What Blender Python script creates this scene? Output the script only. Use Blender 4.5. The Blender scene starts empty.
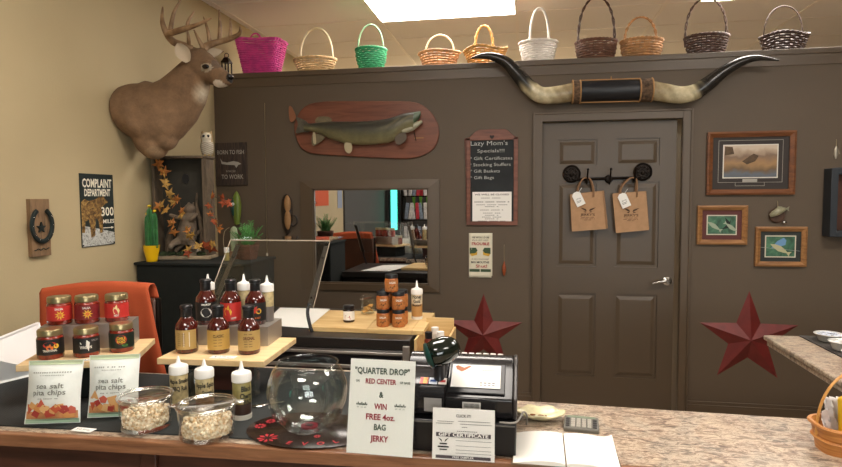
import bpy, bmesh, math, random
from mathutils import Vector, Matrix, Euler
random.seed(7)
PI = math.pi
SC = bpy.context.scene
COL = SC.collection
R = math.radians

# ------------------------------------------------------------------ camera (solved from the wall, door and ceiling lines)
F, YAW, PITCH, ROLL = 587.33, .17094, .061223, -.005834
CAM = Vector((0, 0, 1.53)); D = 4.2
W_ = Vector((-math.sin(YAW)*math.cos(PITCH), math.cos(YAW)*math.cos(PITCH), -math.sin(PITCH)))
r0 = Vector((math.cos(YAW), math.sin(YAW), 0)); u0 = r0.cross(W_)
cr, sr = math.cos(ROLL), math.sin(ROLL)
R_ = cr*r0 + sr*u0; U_ = -sr*r0 + cr*u0
cd = bpy.data.cameras.new('camera'); cam = bpy.data.objects.new('camera', cd); COL.objects.link(cam)
M = Matrix.Identity(4)
for i in range(3):
    M[i][0] = R_[i]; M[i][1] = U_[i]; M[i][2] = -W_[i]; M[i][3] = CAM[i]
cam.matrix_world = M
cd.sensor_width = 36; cd.lens = 36*F/842; cd.clip_start = .05; cd.clip_end = 60
SC.camera = cam

def ray(px, py): return W_ + R_*((px-421)/F) + U_*((233.5-py)/F)
def aty(px, py, Y): d = ray(px, py); return CAM + d*(Y/d.y)          # point of the world in the plane y = Y
def atz(px, py, Z): d = ray(px, py); return CAM + d*((Z-CAM.z)/d.z)
def atx(px, py, X): d = ray(px, py); return CAM + d*(X/d.x)

# ------------------------------------------------------------------ materials
MATS = {}
def lin(c):
    if isinstance(c, str):
        c = [int(c[i:i+2], 16)/255 for i in (0, 2, 4)]
    return tuple(x/12.92 if x <= .04045 else ((x+.055)/1.055)**2.4 for x in c) + (1,)
def mat(name, col, rough=.6, metal=0, var=0, scale=8, bump=0, bscale=40, stretch=(1,1,1), col2=None, trans=0, emit=None, estr=0, coat=0, spec=.5, detail=4):
    if name in MATS: return MATS[name]
    m = bpy.data.materials.new(name); m.use_nodes = True; MATS[name] = m
    nt = m.node_tree; b = nt.nodes['Principled BSDF']
    c = lin(col); b.inputs['Base Color'].default_value = c
    b.inputs['Roughness'].default_value = rough; b.inputs['Metallic'].default_value = metal
    b.inputs['Coat Weight'].default_value = coat; b.inputs['Specular IOR Level'].default_value = spec
    if trans: b.inputs['Transmission Weight'].default_value = trans
    if emit: b.inputs['Emission Color'].default_value = lin(emit); b.inputs['Emission Strength'].default_value = estr
    if var or bump or col2:
        tc = nt.nodes.new('ShaderNodeTexCoord'); mp = nt.nodes.new('ShaderNodeMapping')
        mp.inputs['Scale'].default_value = stretch
        nt.links.new(tc.outputs['Object'], mp.inputs['Vector'])
        n = nt.nodes.new('ShaderNodeTexNoise'); n.inputs['Scale'].default_value = scale; n.inputs['Detail'].default_value = detail
        nt.links.new(mp.outputs[0], n.inputs['Vector'])
        if var or col2:
            rp = nt.nodes.new('ShaderNodeValToRGB')
            if col2: a, z = lin(col2), c
            else: a = tuple(x*(1-var) for x in c[:3])+(1,); z = tuple(min(1, x*(1+var)) for x in c[:3])+(1,)
            rp.color_ramp.elements[0].color = a; rp.color_ramp.elements[1].color = z
            rp.color_ramp.elements[0].position = .35; rp.color_ramp.elements[1].position = .65
            nt.links.new(n.outputs['Fac'], rp.inputs[0]); nt.links.new(rp.outputs[0], b.inputs['Base Color'])
        if bump:
            n2 = nt.nodes.new('ShaderNodeTexNoise'); n2.inputs['Scale'].default_value = bscale; n2.inputs['Detail'].default_value = 3
            nt.links.new(mp.outputs[0], n2.inputs['Vector'])
            bp = nt.nodes.new('ShaderNodeBump'); bp.inputs['Strength'].default_value = bump; bp.inputs['Distance'].default_value = .004
            nt.links.new(n2.outputs['Fac'], bp.inputs['Height']); nt.links.new(bp.outputs[0], b.inputs['Normal'])
    return m
def ramp_mat(name, stops, scale=18, rough=.35, stretch=(1,1,1), detail=9, dist=1.2, rz=0, coat=0, nrough=.6):
    m = bpy.data.materials.new(name); m.use_nodes = True; nt = m.node_tree; b = nt.nodes['Principled BSDF']
    tc = nt.nodes.new('ShaderNodeTexCoord'); mp = nt.nodes.new('ShaderNodeMapping')
    mp.inputs['Scale'].default_value = stretch; mp.inputs['Rotation'].default_value = (0, 0, rz)
    nt.links.new(tc.outputs['Object'], mp.inputs['Vector'])
    n = nt.nodes.new('ShaderNodeTexNoise'); n.inputs['Scale'].default_value = scale; n.inputs['Detail'].default_value = detail
    n.inputs['Distortion'].default_value = dist; n.inputs['Roughness'].default_value = nrough
    nt.links.new(mp.outputs[0], n.inputs['Vector'])
    rp = nt.nodes.new('ShaderNodeValToRGB'); cr_ = rp.color_ramp
    while len(cr_.elements) < len(stops): cr_.elements.new(.5)
    for e, (p, c) in zip(cr_.elements, stops): e.position = p; e.color = lin(c)
    nt.links.new(n.outputs['Fac'], rp.inputs[0]); nt.links.new(rp.outputs[0], b.inputs['Base Color'])
    b.inputs['Roughness'].default_value = rough; b.inputs['Coat Weight'].default_value = coat
    MATS[name] = m; return m
def attr_mat(name, rough=.8, bump=.3, bscale=60):
    m = bpy.data.materials.new(name); m.use_nodes = True; nt = m.node_tree; b = nt.nodes['Principled BSDF']
    a = nt.nodes.new('ShaderNodeAttribute'); a.attribute_name = 'col'
    tc = nt.nodes.new('ShaderNodeTexCoord'); n3 = nt.nodes.new('ShaderNodeTexNoise'); n3.inputs['Scale'].default_value = 14; n3.inputs['Detail'].default_value = 8; n3.inputs['Roughness'].default_value = .7
    mpr = nt.nodes.new('ShaderNodeMapRange'); mpr.inputs[1].default_value = .3; mpr.inputs[2].default_value = .7; mpr.inputs[3].default_value = .62; mpr.inputs[4].default_value = 1.12
    vm = nt.nodes.new('ShaderNodeVectorMath'); vm.operation = 'SCALE'
    nt.links.new(tc.outputs['Object'], n3.inputs['Vector']); nt.links.new(n3.outputs['Fac'], mpr.inputs[0]); nt.links.new(a.outputs['Color'], vm.inputs[0]); nt.links.new(mpr.outputs[0], vm.inputs['Scale'])
    nt.links.new(vm.outputs[0], b.inputs['Base Color']); b.inputs['Roughness'].default_value = rough
    n2 = nt.nodes.new('ShaderNodeTexNoise'); n2.inputs['Scale'].default_value = bscale
    nt.links.new(tc.outputs['Object'], n2.inputs['Vector'])
    bp = nt.nodes.new('ShaderNodeBump'); bp.inputs['Strength'].default_value = bump; bp.inputs['Distance'].default_value = .004
    nt.links.new(n2.outputs['Fac'], bp.inputs['Height']); nt.links.new(bp.outputs[0], b.inputs['Normal'])
    MATS[name] = m; return m
def thin_glass(name, tint='fafcfb', refl=1.0, base=.04):
    m = bpy.data.materials.new(name); m.use_nodes = True; nt = m.node_tree
    for n in list(nt.nodes): nt.nodes.remove(n)
    out = nt.nodes.new('ShaderNodeOutputMaterial'); mx = nt.nodes.new('ShaderNodeMixShader')
    t = nt.nodes.new('ShaderNodeBsdfTransparent'); t.inputs[0].default_value = lin(tint)
    g = nt.nodes.new('ShaderNodeBsdfGlossy'); g.inputs['Roughness'].default_value = .02; g.inputs[0].default_value = (1,1,1,1)
    lw = nt.nodes.new('ShaderNodeLayerWeight'); lw.inputs['Blend'].default_value = .5
    pw = nt.nodes.new('ShaderNodeMath'); pw.operation = 'POWER'; pw.inputs[1].default_value = 3.2; nt.links.new(lw.outputs['Facing'], pw.inputs[0])
    mm = nt.nodes.new('ShaderNodeMath'); mm.operation = 'MULTIPLY_ADD'; mm.inputs[1].default_value = refl*.8; mm.inputs[2].default_value = base; mm.use_clamp = True
    nt.links.new(pw.outputs[0], mm.inputs[0]); nt.links.new(mm.outputs[0], mx.inputs[0])
    nt.links.new(t.outputs[0], mx.inputs[1]); nt.links.new(g.outputs[0], mx.inputs[2]); nt.links.new(mx.outputs[0], out.inputs[0])
    MATS[name] = m; return m

# ------------------------------------------------------------------ mesh builder
TXT = {}
def text_geo(s, bold=0):
    k = (s, bold)
    if k in TXT: return TXT[k]
    c = bpy.data.curves.new('t', 'FONT'); c.body = s; c.size = 1; c.align_x = 'CENTER'; c.align_y = 'CENTER'; c.resolution_u = 2; c.offset = bold
    o = bpy.data.objects.new('t', c); COL.objects.link(o)
    dg = bpy.context.evaluated_depsgraph_get(); dg.update()
    me = o.evaluated_get(dg).to_mesh()
    vs = [tuple(v.co) for v in me.vertices]; fs = [tuple(p.vertices) for p in me.polygons]
    o.evaluated_get(dg).to_mesh_clear(); bpy.data.objects.remove(o); bpy.data.curves.remove(c)
    TXT[k] = (vs, fs); return TXT[k]

class MB:
    def __init__(s): s.v = []; s.f = []; s.mi = []; s.T = Matrix.Identity(4)
    def at(s, loc=(0,0,0), rot=(0,0,0), sc=(1,1,1)):
        s.T = Matrix.Translation(loc) @ Euler(rot).to_matrix().to_4x4() @ Matrix.Diagonal((*sc, 1)); return s
    def add(s, vs, fs, mi=0):
        o = len(s.v); s.v += [tuple(s.T @ Vector(v)) for v in vs]; s.f += [tuple(i+o for i in f) for f in fs]; s.mi += [mi]*len(fs); return s
    def box(s, c, d, mi=0, taper=(1,1), rz=0):
        x, y, z = (k/2 for k in d); tx, ty = taper; vs = []
        for zz, a, b in ((-z,1,1), (z,tx,ty)):
            for sx, sy in ((-1,-1),(1,-1),(1,1),(-1,1)):
                p = Vector((sx*x*a, sy*y*b, zz))
                if rz: p = Matrix.Rotation(rz, 3, 'Z') @ p
                vs.append(p+Vector(c))
        return s.add(vs, [(3,2,1,0),(4,5,6,7),(0,1,5,4),(1,2,6,5),(2,3,7,6),(3,0,4,7)], mi)
    def lathe(s, prof, n=28, c=(0,0,0), sq=1, mi=0, cap=True, rot=0):
        vs = []; fs = []; c = Vector(c)
        for r, z in prof:
            for i in range(n):
                a = 2*PI*i/n+rot; vs.append(c+Vector((r*math.cos(a), r*sq*math.sin(a), z)))
        m = len(prof)
        for j in range(m-1):
            for i in range(n):
                k = (i+1) % n; fs.append((j*n+i, j*n+k, (j+1)*n+k, (j+1)*n+i))
        if cap:
            if prof[0][0] > 1e-5: fs.append(tuple(reversed(range(n))))
            if prof[-1][0] > 1e-5: fs.append(tuple((m-1)*n+i for i in range(n)))
        return s.add(vs, fs, mi)
    def cyl(s, c, r, h, n=20, mi=0, r2=None): return s.lathe([(r,0),(r if r2 is None else r2,h)], n, c, mi=mi)
    def tube(s, pts, r, n=8, closed=False, mi=0, sq=1, caps=True, up=None):
        pts = [Vector(p) for p in pts]; m = len(pts)
        rr = r if isinstance(r, (list, tuple)) else [r]*m
        vs = []; fs = []; prev = None
        for i, p in enumerate(pts):
            if closed: t = pts[(i+1) % m]-pts[i-1]
            else: t = pts[min(i+1, m-1)]-pts[max(i-1, 0)]
            t.normalize() if t.length > 1e-9 else None
            if prev is None:
                a = Vector(up) if up else (Vector((0,0,1)) if abs(t.z) < .9 else Vector((0,1,0)))
                nx = a.cross(t).normalized()
            else:
                nx = prev - t*prev.dot(t); nx.normalize()
            prev = nx; ny = t.cross(nx)
            for k in range(n):
                q = 2*PI*k/n; vs.append(p + nx*(math.cos(q)*rr[i]) + ny*(math.sin(q)*rr[i]*sq))
        for i in range(m if closed else m-1):
            j = (i+1) % m
            for k in range(n):
                l = (k+1) % n; fs.append((i*n+k, i*n+l, j*n+l, j*n+k))
        if not closed and caps: fs += [tuple(reversed(range(n))), tuple((m-1)*n+k for k in range(n))]
        return s.add(vs, fs, mi)
    def prism(s, out, z0, z1, mi=0, inset=0):
        n = len(out); cx = sum(p[0] for p in out)/n; cy = sum(p[1] for p in out)/n
        vs = [(x, y, z0) for x, y in out] + [(cx+(x-cx)*(1-inset), cy+(y-cy)*(1-inset), z1) for x, y in out]
        fs = [tuple(reversed(range(n))), tuple(range(n, 2*n))] + [(i, (i+1) % n, (i+1) % n+n, i+n) for i in range(n)]
        return s.add(vs, fs, mi)
    def flat(s, out, z, mi=0): return s.add([(x, y, z) for x, y in out], [tuple(range(len(out)))], mi)
    def rect(s, x0, y0, x1, y1, z, mi=0): return s.flat([(x0,y0),(x1,y0),(x1,y1),(x0,y1)], z, mi)
    def ell(s, c, r, n=16, m=10, mi=0):
        vs = []; fs = []
        for j in range(m+1):
            t = PI*j/m
            for i in range(n):
                a = 2*PI*i/n; vs.append((c[0]+r[0]*math.sin(t)*math.cos(a), c[1]+r[1]*math.sin(t)*math.sin(a), c[2]-r[2]*math.cos(t)))
        for j in range(m):
            for i in range(n):
                k = (i+1) % n; fs.append((j*n+i, j*n+k, (j+1)*n+k, (j+1)*n+i))
        return s.add(vs, fs, mi)
    def loft(s, rings, n=20, mi=0, caps=True):
        # ring: (center, rx, ry, dir, up) ellipses spanned by side = dir x up and up
        vs = []; fs = []
        for c, rx, ry, d, up in rings:
            c = Vector(c); d = Vector(d).normalized(); side = d.cross(Vector(up)).normalized(); u = side.cross(d)
            for i in range(n):
                a = 2*PI*i/n; vs.append(c+side*(rx*math.cos(a))+u*(ry*math.sin(a)))
        for j in range(len(rings)-1):
            for i in range(n):
                k = (i+1) % n; fs.append((j*n+i, j*n+k, (j+1)*n+k, (j+1)*n+i))
        if caps: fs += [tuple(reversed(range(n))), tuple((len(rings)-1)*n+i for i in range(n))]
        return s.add(vs, fs, mi)
    def text(s, t, x, y, h, z=0, bend=None, mi=0, bold=0, rot=0, sx=1, fit=None):
        vs, fs = text_geo(t, bold); k = h/.72; out = []
        if fit:
            w = max(v[0] for v in vs)-min(v[0] for v in vs)
            sx = min(fit/(w*k), 3) if w else 1
        c, sn = math.cos(rot), math.sin(rot)
        for vx, vy, _ in vs:
            X, Y = vx*k*sx, vy*k; X, Y = X*c-Y*sn+x, X*sn+Y*c+y
            if bend: a = X/bend; out.append((bend*math.sin(a), -bend*math.cos(a), Y))   # round a standing cylinder, front at -y
            else: out.append((X, Y, z))
        return s.add(out, fs, mi)
    def patch(s, r, x0, z0, x1, z1, mi=0, n=10):   # a label patch on a cylinder of radius r (x is arc length)
        vs = []; fs = []
        for i in range(n+1):
            a = (x0+(x1-x0)*i/n)/r
            vs += [(r*math.sin(a), -r*math.cos(a), z0), (r*math.sin(a), -r*math.cos(a), z1)]
        for i in range(n): fs.append((2*i, 2*i+2, 2*i+3, 2*i+1))
        return s.add(vs, fs, mi)
    def shape(s, out, r, mi=0):                     # 2D outline pasted on a cylinder
        return s.add([(r*math.sin(x/r), -r*math.cos(x/r), y) for x, y in out], [tuple(range(len(out)))], mi)
    def build(s, name, m, parent=None, smooth=40, bevel=0, fix=True, loc=None):
        me = bpy.data.meshes.new(name); me.from_pydata(s.v, [], s.f)
        ms = m if isinstance(m, (list, tuple)) else [m]
        for q in ms: me.materials.append(q)
        if len(ms) > 1: me.polygons.foreach_set('material_index', s.mi)
        if fix:
            b = bmesh.new(); b.from_mesh(me); bmesh.ops.remove_doubles(b, verts=b.verts, dist=1e-6)
            bmesh.ops.recalc_face_normals(b, faces=b.faces); b.to_mesh(me); b.free()
        if smooth:
            me.polygons.foreach_set('use_smooth', [True]*len(me.polygons)); me.set_sharp_from_angle(angle=R(smooth))
        o = bpy.data.objects.new(name, me); COL.objects.link(o)
        if parent: o.parent = parent
        if loc is not None: o.location = loc
        if bevel:
            bm = o.modifiers.new('bevel', 'BEVEL'); bm.width = bevel; bm.segments = 2; bm.limit_method = 'ANGLE'; bm.angle_limit = R(35)
        return o
def tag(o, label, cat, group=None):
    o['label'] = label; o['category'] = cat
    if group: o['group'] = group
    return o
def thing(name, label, cat, loc=(0,0,0), rot=(0,0,0), group=None):
    o = bpy.data.objects.new(name, None); COL.objects.link(o); o.location = loc; o.rotation_euler = rot; o.empty_display_size = .05
    return tag(o, label, cat, group)
def struct(o): o['kind'] = 'structure'; return o
def dup(root, loc=None, label=None, rot=None, group=None, scale=None):
    r = root.copy(); COL.objects.link(r)
    if loc is not None: r.location = loc
    if rot is not None: r.rotation_euler = rot
    if label: r['label'] = label
    if group: r['group'] = group
    if scale: r.scale = scale
    for ch in [c for c in KIDS(root)]:
        c = ch.copy(); COL.objects.link(c); c.parent = r
        for g in KIDS(ch):
            d = g.copy(); COL.objects.link(d); d.parent = c
    return r
def KIDS(o): return [c for c in bpy.data.objects if c.parent == o]
BACK = (PI/2, 0, 0)            # local x right, y up, z out of the back wall
LEFT = (PI/2, 0, PI/2)         # the same for the left wall
def organic(name, mb, voxel, colfn, m, parent, smooth_it=6):
    o = mb.build(name, m, None, smooth=0)
    md = o.modifiers.new('r', 'REMESH'); md.mode = 'VOXEL'; md.voxel_size = voxel; md.use_smooth_shade = True
    sm = o.modifiers.new('s', 'SMOOTH'); sm.iterations = smooth_it; sm.factor = .5
    dg = bpy.context.evaluated_depsgraph_get(); dg.update()
    me = bpy.data.meshes.new_from_object(o.evaluated_get(dg)); o.modifiers.clear(); old = o.data; o.data = me; bpy.data.meshes.remove(old); me.name = name
    if not me.materials: me.materials.append(m)
    ca = me.color_attributes.new('col', 'FLOAT_COLOR', 'POINT')
    for i, v in enumerate(me.vertices): ca.data[i].color = lin(colfn(v.co))
    me.polygons.foreach_set('use_smooth', [True]*len(me.polygons))
    if parent: o.parent = parent
    return o
def mixc(a, b, t):
    f = lambda c: [int(c[i:i+2], 16)/255 for i in (0, 2, 4)] if isinstance(c, str) else c
    a, b = f(a), f(b); t = max(0, min(1, t)); return [x+(y-x)*t for x, y in zip(a, b)]
def spline(pts, n=6):
    pts = [Vector(p) for p in pts]; out = []
    for i in range(len(pts)-1):
        p0 = pts[max(i-1, 0)]; p1 = pts[i]; p2 = pts[i+1]; p3 = pts[min(i+2, len(pts)-1)]
        for k in range(n):
            t = k/n; out.append(.5*((2*p1)+(p2-p0)*t+(2*p0-5*p1+4*p2-p3)*t*t+(3*p1-p0-3*p2+p3)*t**3))
    out.append(pts[-1]); return out
def lerpr(rs, n):    # radii interpolated like spline()
    out = []
    for i in range(len(rs)-1):
        for k in range(n): out.append(rs[i]+(rs[i+1]-rs[i])*k/n)
    return out+[rs[-1]]

m_wall = mat('brown_paint', '5a4c3c', .6, var=.05, scale=1.5, bump=.12, bscale=120)
m_trim = mat('brown_gloss_trim', '584938', .42)
m_door = mat('brown_door_paint', '544636', .4, bump=.05, bscale=60, stretch=(6,1,1))
m_tan = mat('tan_wall_paint', 'b5a47f', .75, var=.04, scale=1.2, bump=.15, bscale=90)
m_ceil = mat('ceiling_tile', 'e9e2dc', .9, bump=.3, bscale=160)
m_grid = mat('ceiling_grid', 'e9dfd6', .5)
m_floor = ramp_mat('floor_tile', [(.3,'9a8a76'),(.7,'b5a48e')], 6, .5)
m_granite = ramp_mat('granite_laminate', [(.32,'1c1715'),(.41,'4a3a30'),(.465,'857060'),(.52,'bfac96'),(.565,'dccbb2'),(.61,'7c6454'),(.68,'2c2420')], 26, .3, (1,2.2,1), 12, 1.0, .55, .1, .78)
def granite_patches(m):      # broad grey, pinkish and cream clouds over the fine grain
    nt = m.node_tree; b = nt.nodes['Principled BSDF']; src = b.inputs['Base Color'].links[0].from_socket
    tc = nt.nodes.new('ShaderNodeTexCoord'); n = nt.nodes.new('ShaderNodeTexNoise'); n.inputs['Scale'].default_value = 7; n.inputs['Detail'].default_value = 5; n.inputs['Distortion'].default_value = 1.5
    rp = nt.nodes.new('ShaderNodeValToRGB'); els = rp.color_ramp.elements
    for _ in range(2): els.new(.5)
    for e, (p, c) in zip(els, ((.34,'7f7c76'),(.46,'b3a694'),(.55,'9a7c68'),(.68,'d8c6aa'))): e.position = p; e.color = lin(c)
    mx = nt.nodes.new('ShaderNodeMixRGB'); mx.blend_type = 'MIX'; mx.inputs[0].default_value = .30
    nt.links.new(tc.outputs['Object'], n.inputs['Vector']); nt.links.new(n.outputs['Fac'], rp.inputs[0]); nt.links.new(src, mx.inputs[1]); nt.links.new(rp.outputs[0], mx.inputs[2]); nt.links.new(mx.outputs[0], b.inputs['Base Color'])
granite_patches(m_granite)
m_oak = ramp_mat('oak_edge', [(.3,'6c4630'),(.5,'8a5e40'),(.7,'9c7052')], 5, .35, (1,14,14), 5, .6, 0, .3)
m_cab = ramp_mat('counter_panel_wood', [(.3,'3a2018'),(.7,'5a3325')], 3, .45, (1,1,12), 4, .6)
m_pine = ramp_mat('pale_wood_board', [(.3,'d8b27a'),(.6,'ecd0a0'),(.8,'d2a96c')], 3, .45, (1,9,9), 4, .5)
m_pine2 = ramp_mat('bamboo_board', [(.3,'c9a062'),(.6,'e3c48a'),(.8,'bf9455')], 3, .4, (1,9,9), 4, .5)
m_black = mat('black_plastic', '17171a', .35)
m_blk_matte = mat('black_cloth', '0f1512', .95, var=.2, scale=30)
m_white = mat('white_paper', 'f2f0ea', .7)
m_ink = mat('black_ink', '20201e', .7)
m_red = mat('red_ink', 'b03038', .6)
m_chrome = mat('chrome', 'c8c6c2', .15, 1)
m_steel = mat('brushed_steel', 'b4aea6', .42, .75, bump=.1, bscale=80, stretch=(1,20,1))
m_darkmetal = mat('dark_bronze', '231c17', .4, .8)
m_kraft = mat('kraft_paper', 'b08a66', .8, var=.06, scale=30)
m_glass = thin_glass('clear_glass')
m_glassb = thin_glass('fishbowl_glass', 'f4f7f6', 1.0, .05)
m_plastic = thin_glass('clear_plastic', 'ffffff', .6, .03)
m_tub = thin_glass('tub_plastic', 'fdfdfc', 1.1, .07)
m_rim = thin_glass('plastic_rim', 'f4f6f4', .6, .38)
m_mirror = mat('mirror_silver', 'd8d8d8', .01, 1)
m_star = mat('barn_red_metal', '6e2420', .5, .1, var=.15, scale=15)

# ================================================================== THE SETTING
XL, XR, YB = -2.32, 3.4, -3.2
struct(MB().box(((XL+XR)/2, 1.9, -.05), (XR-XL+.4, 10.6, .1)).build('floor', m_floor))
struct(MB().box(((XL+XR)/2, 1.9, 3.03), (XR-XL+.4, 10.6, .1)).build('ceiling', m_ceil))
struct(MB().box((XL-.05, (YB+7.1)/2, 1.49), (.1, 7.1-YB, 2.98)).build('wall_left', m_tan))
struct(MB().box((XR+.05, (YB+7.1)/2, 1.49), (.1, 7.1-YB, 2.98)).build('wall_right', m_wall))
struct(MB().box(((XL+XR)/2, 7.15, 1.49), (XR-XL+.2, .1, 2.98)).build('wall_far', m_tan))
m_grey = mat('dark_grey_paint', '4a4743', .8)
q = MB(); WX0, WX1, WZ0, WZ1 = .5, 3.0, .9, 2.3      # shop window in the wall behind the camera
q.box(((XL-.1+WX0)/2, YB-.05, 1.49), (WX0-XL+.1, .1, 2.98)); q.box(((XR+.1+WX1)/2, YB-.05, 1.49), (XR+.1-WX1, .1, 2.98))
q.box(((WX0+WX1)/2, YB-.05, WZ0/2), (WX1-WX0, .1, WZ0)); q.box(((WX0+WX1)/2, YB-.05, (WZ1+2.98)/2), (WX1-WX0, .1, 2.98-WZ1))
struct(q.build('wall_rear', m_grey))
q = MB(); q.box(((WX0+WX1)/2, YB-.05, (WZ0+WZ1)/2), (.05,.06,WZ1-WZ0)); q.box(((WX0+WX1)/2, YB-.05, WZ0+.02), (WX1-WX0,.1,.04)); q.box(((WX0+WX1)/2, YB-.05, WZ1-.02), (WX1-WX0,.1,.04))
wf = struct(q.build('window_1', mat('window_white', 'e8e4dc', .5)))
MB().box(((WX0+WX1)/2, YB-.05, (WZ0+WZ1)/2), (WX1-WX0,.004,WZ1-WZ0)).build('window_pane', thin_glass('window_glass'), wf)
al = bpy.data.lights.new('daylight', 'AREA'); al.shape = 'RECTANGLE'; al.size = WX1-WX0; al.size_y = WZ1-WZ0; al.energy = 75; al.color = (1,.97,.92)
ao = bpy.data.objects.new('daylight', al); COL.objects.link(ao); ao.location = ((WX0+WX1)/2, YB-.3, (WZ0+WZ1)/2); ao.rotation_euler = (PI/2, 0, 0)
wd = bpy.data.worlds.new('world'); SC.world = wd; wd.use_nodes = True; wd.node_tree.nodes['Background'].inputs[0].default_value = (.7,.85,1,1); wd.node_tree.nodes['Background'].inputs[1].default_value = 2.0
SC.view_settings.view_transform = 'Standard'; SC.view_settings.look = 'None'; SC.view_settings.gamma = 1; SC.view_settings.exposure = .07
struct(MB().box((XL+.012, (YB+.95)/2, 1.49), (.024, .95-YB, 2.98)).build('wall_rear_left', m_grey))
g = MB()
for k in range(-2, 4):
    x = -1.16+k*1.11; g.box((x, 1.9, 2.978), (.026, 10, .008))
for k in range(-12, 7):
    y = 4.77+k*.6
    if y < 7: g.box(((XL+XR)/2, y, 2.979), (XR-XL, .022, .006))
struct(g.build('trim_1', m_grid))
# back wall: a partition that stops short of the ceiling, with a door opening
dx0 = aty(541.5, 200, D).x; dx1 = aty(681, 200, D).x; dz = aty(600, 120.5, D).z; WT = 2.435
w = MB()
w.box(((XL+dx0)/2, D+.17, WT/2), (dx0-XL, .34, WT)); w.box(((XR+dx1)/2, D+.17, WT/2), (XR-dx1, .34, WT))
w.box(((dx0+dx1)/2, D+.17, (dz+WT)/2), (dx1-dx0, .34, WT-dz))
struct(w.build('wall_back', m_wall))
t = MB(); t.box(((XL+XR)/2, D+.165, 2.453), (XR-XL, .352, .036)); t.box(((XL+XR)/2, D-.003, 2.40), (XR-XL, .006, .07))
struct(t.build('trim_2', m_trim, bevel=.004))
def strips(name, segs, m=m_trim):
    q = MB()
    for c, d in segs: q.box(c, d)
    return struct(q.build(name, m, bevel=.003))
zo = dz+.062; cw = .062
strips('trim_3', [((dx0-cw/2, D-.009, zo/2), (cw, .018, zo)), ((dx1+cw/2, D-.009, zo/2), (cw, .018, zo)), (((dx0+dx1)/2, D-.009, dz+cw/2), (dx1-dx0, .018, cw)),
                  ((dx0-cw+.007, D-.02, zo/2), (.014, .01, zo)), ((dx1+cw-.007, D-.02, zo/2), (.014, .01, zo)), (((dx0+dx1)/2, D-.02, zo-.007), (dx1-dx0+2*cw-.028, .01, .014))])
strips('baseboard_back', [(((XL+dx0-cw)/2, D-.008, .055), (dx0-cw-XL, .016, .11)), (((XL+dx0-cw)/2, D-.005, .12), (dx0-cw-XL, .010, .025)),
                          (((XR+dx1+cw)/2, D-.008, .055), (XR-dx1-cw, .016, .11)), (((XR+dx1+cw)/2, D-.005, .12), (XR-dx1-cw, .010, .025))])
strips('baseboard_left', [((XL+.008, 2.6, .055), (.016, 3.1, .11))])
# door
dw = dx1-dx0; door = bpy.data.objects.new('door_1', None)
q = MB(); yf = D+.035; q.box(((dx0+dx1)/2-.012, yf+.024, dz/2), (dw-.03, .028, dz-.012))
panels = [(557.4,140,597,166.3),(616,138.5,659.6,165),(556,183,598,266.5),(614,181,659,267.7),(555.6,292.5,597,376.5),(613.5,294,656.4,379.5)]
rc = []
for k, (a, b, c, d_) in enumerate(panels):
    p0 = aty(a, b, yf); p1 = aty(c, d_, yf); rc.append((p0.x, p1.z, p1.x, p0.z))
for k in (0, 2, 4):        # level the pairs
    zt = (rc[k][3]+rc[k+1][3])/2; zb = (rc[k][1]+rc[k+1][1])/2
    rc[k] = (rc[0][0], zb, rc[0][2], zt); rc[k+1] = (rc[1][0], zb, rc[1][2], zt)
X0, X1 = dx0+.003, dx1-.027; xs = [X0, rc[0][0], rc[0][2], rc[1][0], rc[1][2], X1]
for i in (0, 2, 4): q.box(((xs[i]+xs[i+1])/2, yf+.006, dz/2), (xs[i+1]-xs[i], .012, dz-.012))
zs = [.006, rc[4][1], rc[4][3], rc[2][1], rc[2][3], rc[0][1], rc[0][3], dz-.006]
for i in (0, 2, 4, 6):
    for j in (1, 3): q.box(((xs[j]+xs[j+1])/2, yf+.006, (zs[i]+zs[i+1])/2), (xs[j+1]-xs[j], .012, zs[i+1]-zs[i]))
o = struct(q.build('door_1', m_door, smooth=0, fix=False)); dleaf = o
for (a, b, c, d_) in rc:
    e = MB(); e.at(((a+c)/2, yf+.014, (b+d_)/2), BACK); hw, hh = (c-a)/2-.006, (d_-b)/2-.006
    e.add([(-hw,-hh,0),(hw,-hh,0),(hw,hh,0),(-hw,hh,0),(-hw+.035,-hh+.035,.013),(hw-.035,-hh+.035,.013),(hw-.035,hh-.035,.013),(-hw+.035,hh-.035,.013)],
          [(0,1,5,4),(1,2,6,5),(2,3,7,6),(3,0,4,7),(4,5,6,7)])
    e.build('door_panel', m_door, dleaf, smooth=0, fix=False)
hp = aty(667, 281, yf)
e = MB(); e.at(hp, BACK).lathe([(0,0),(.032,0),(.03,.008),(.014,.014),(.012,.045)], 20)
e.tube(spline([(0,0,.043),(-.03,.004,.046),(-.07,-.004,.044),(-.105,-.014,.04)], 5), [.011]*10+[.008]*6, 10)
e.build('door_handle', m_chrome, dleaf)
e = MB(); e.at(aty(539+4, 335, yf), BACK).lathe([(0,0),(.006,0),(.004,.004)], 10); e.build('door_screw', m_chrome, dleaf)
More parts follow.
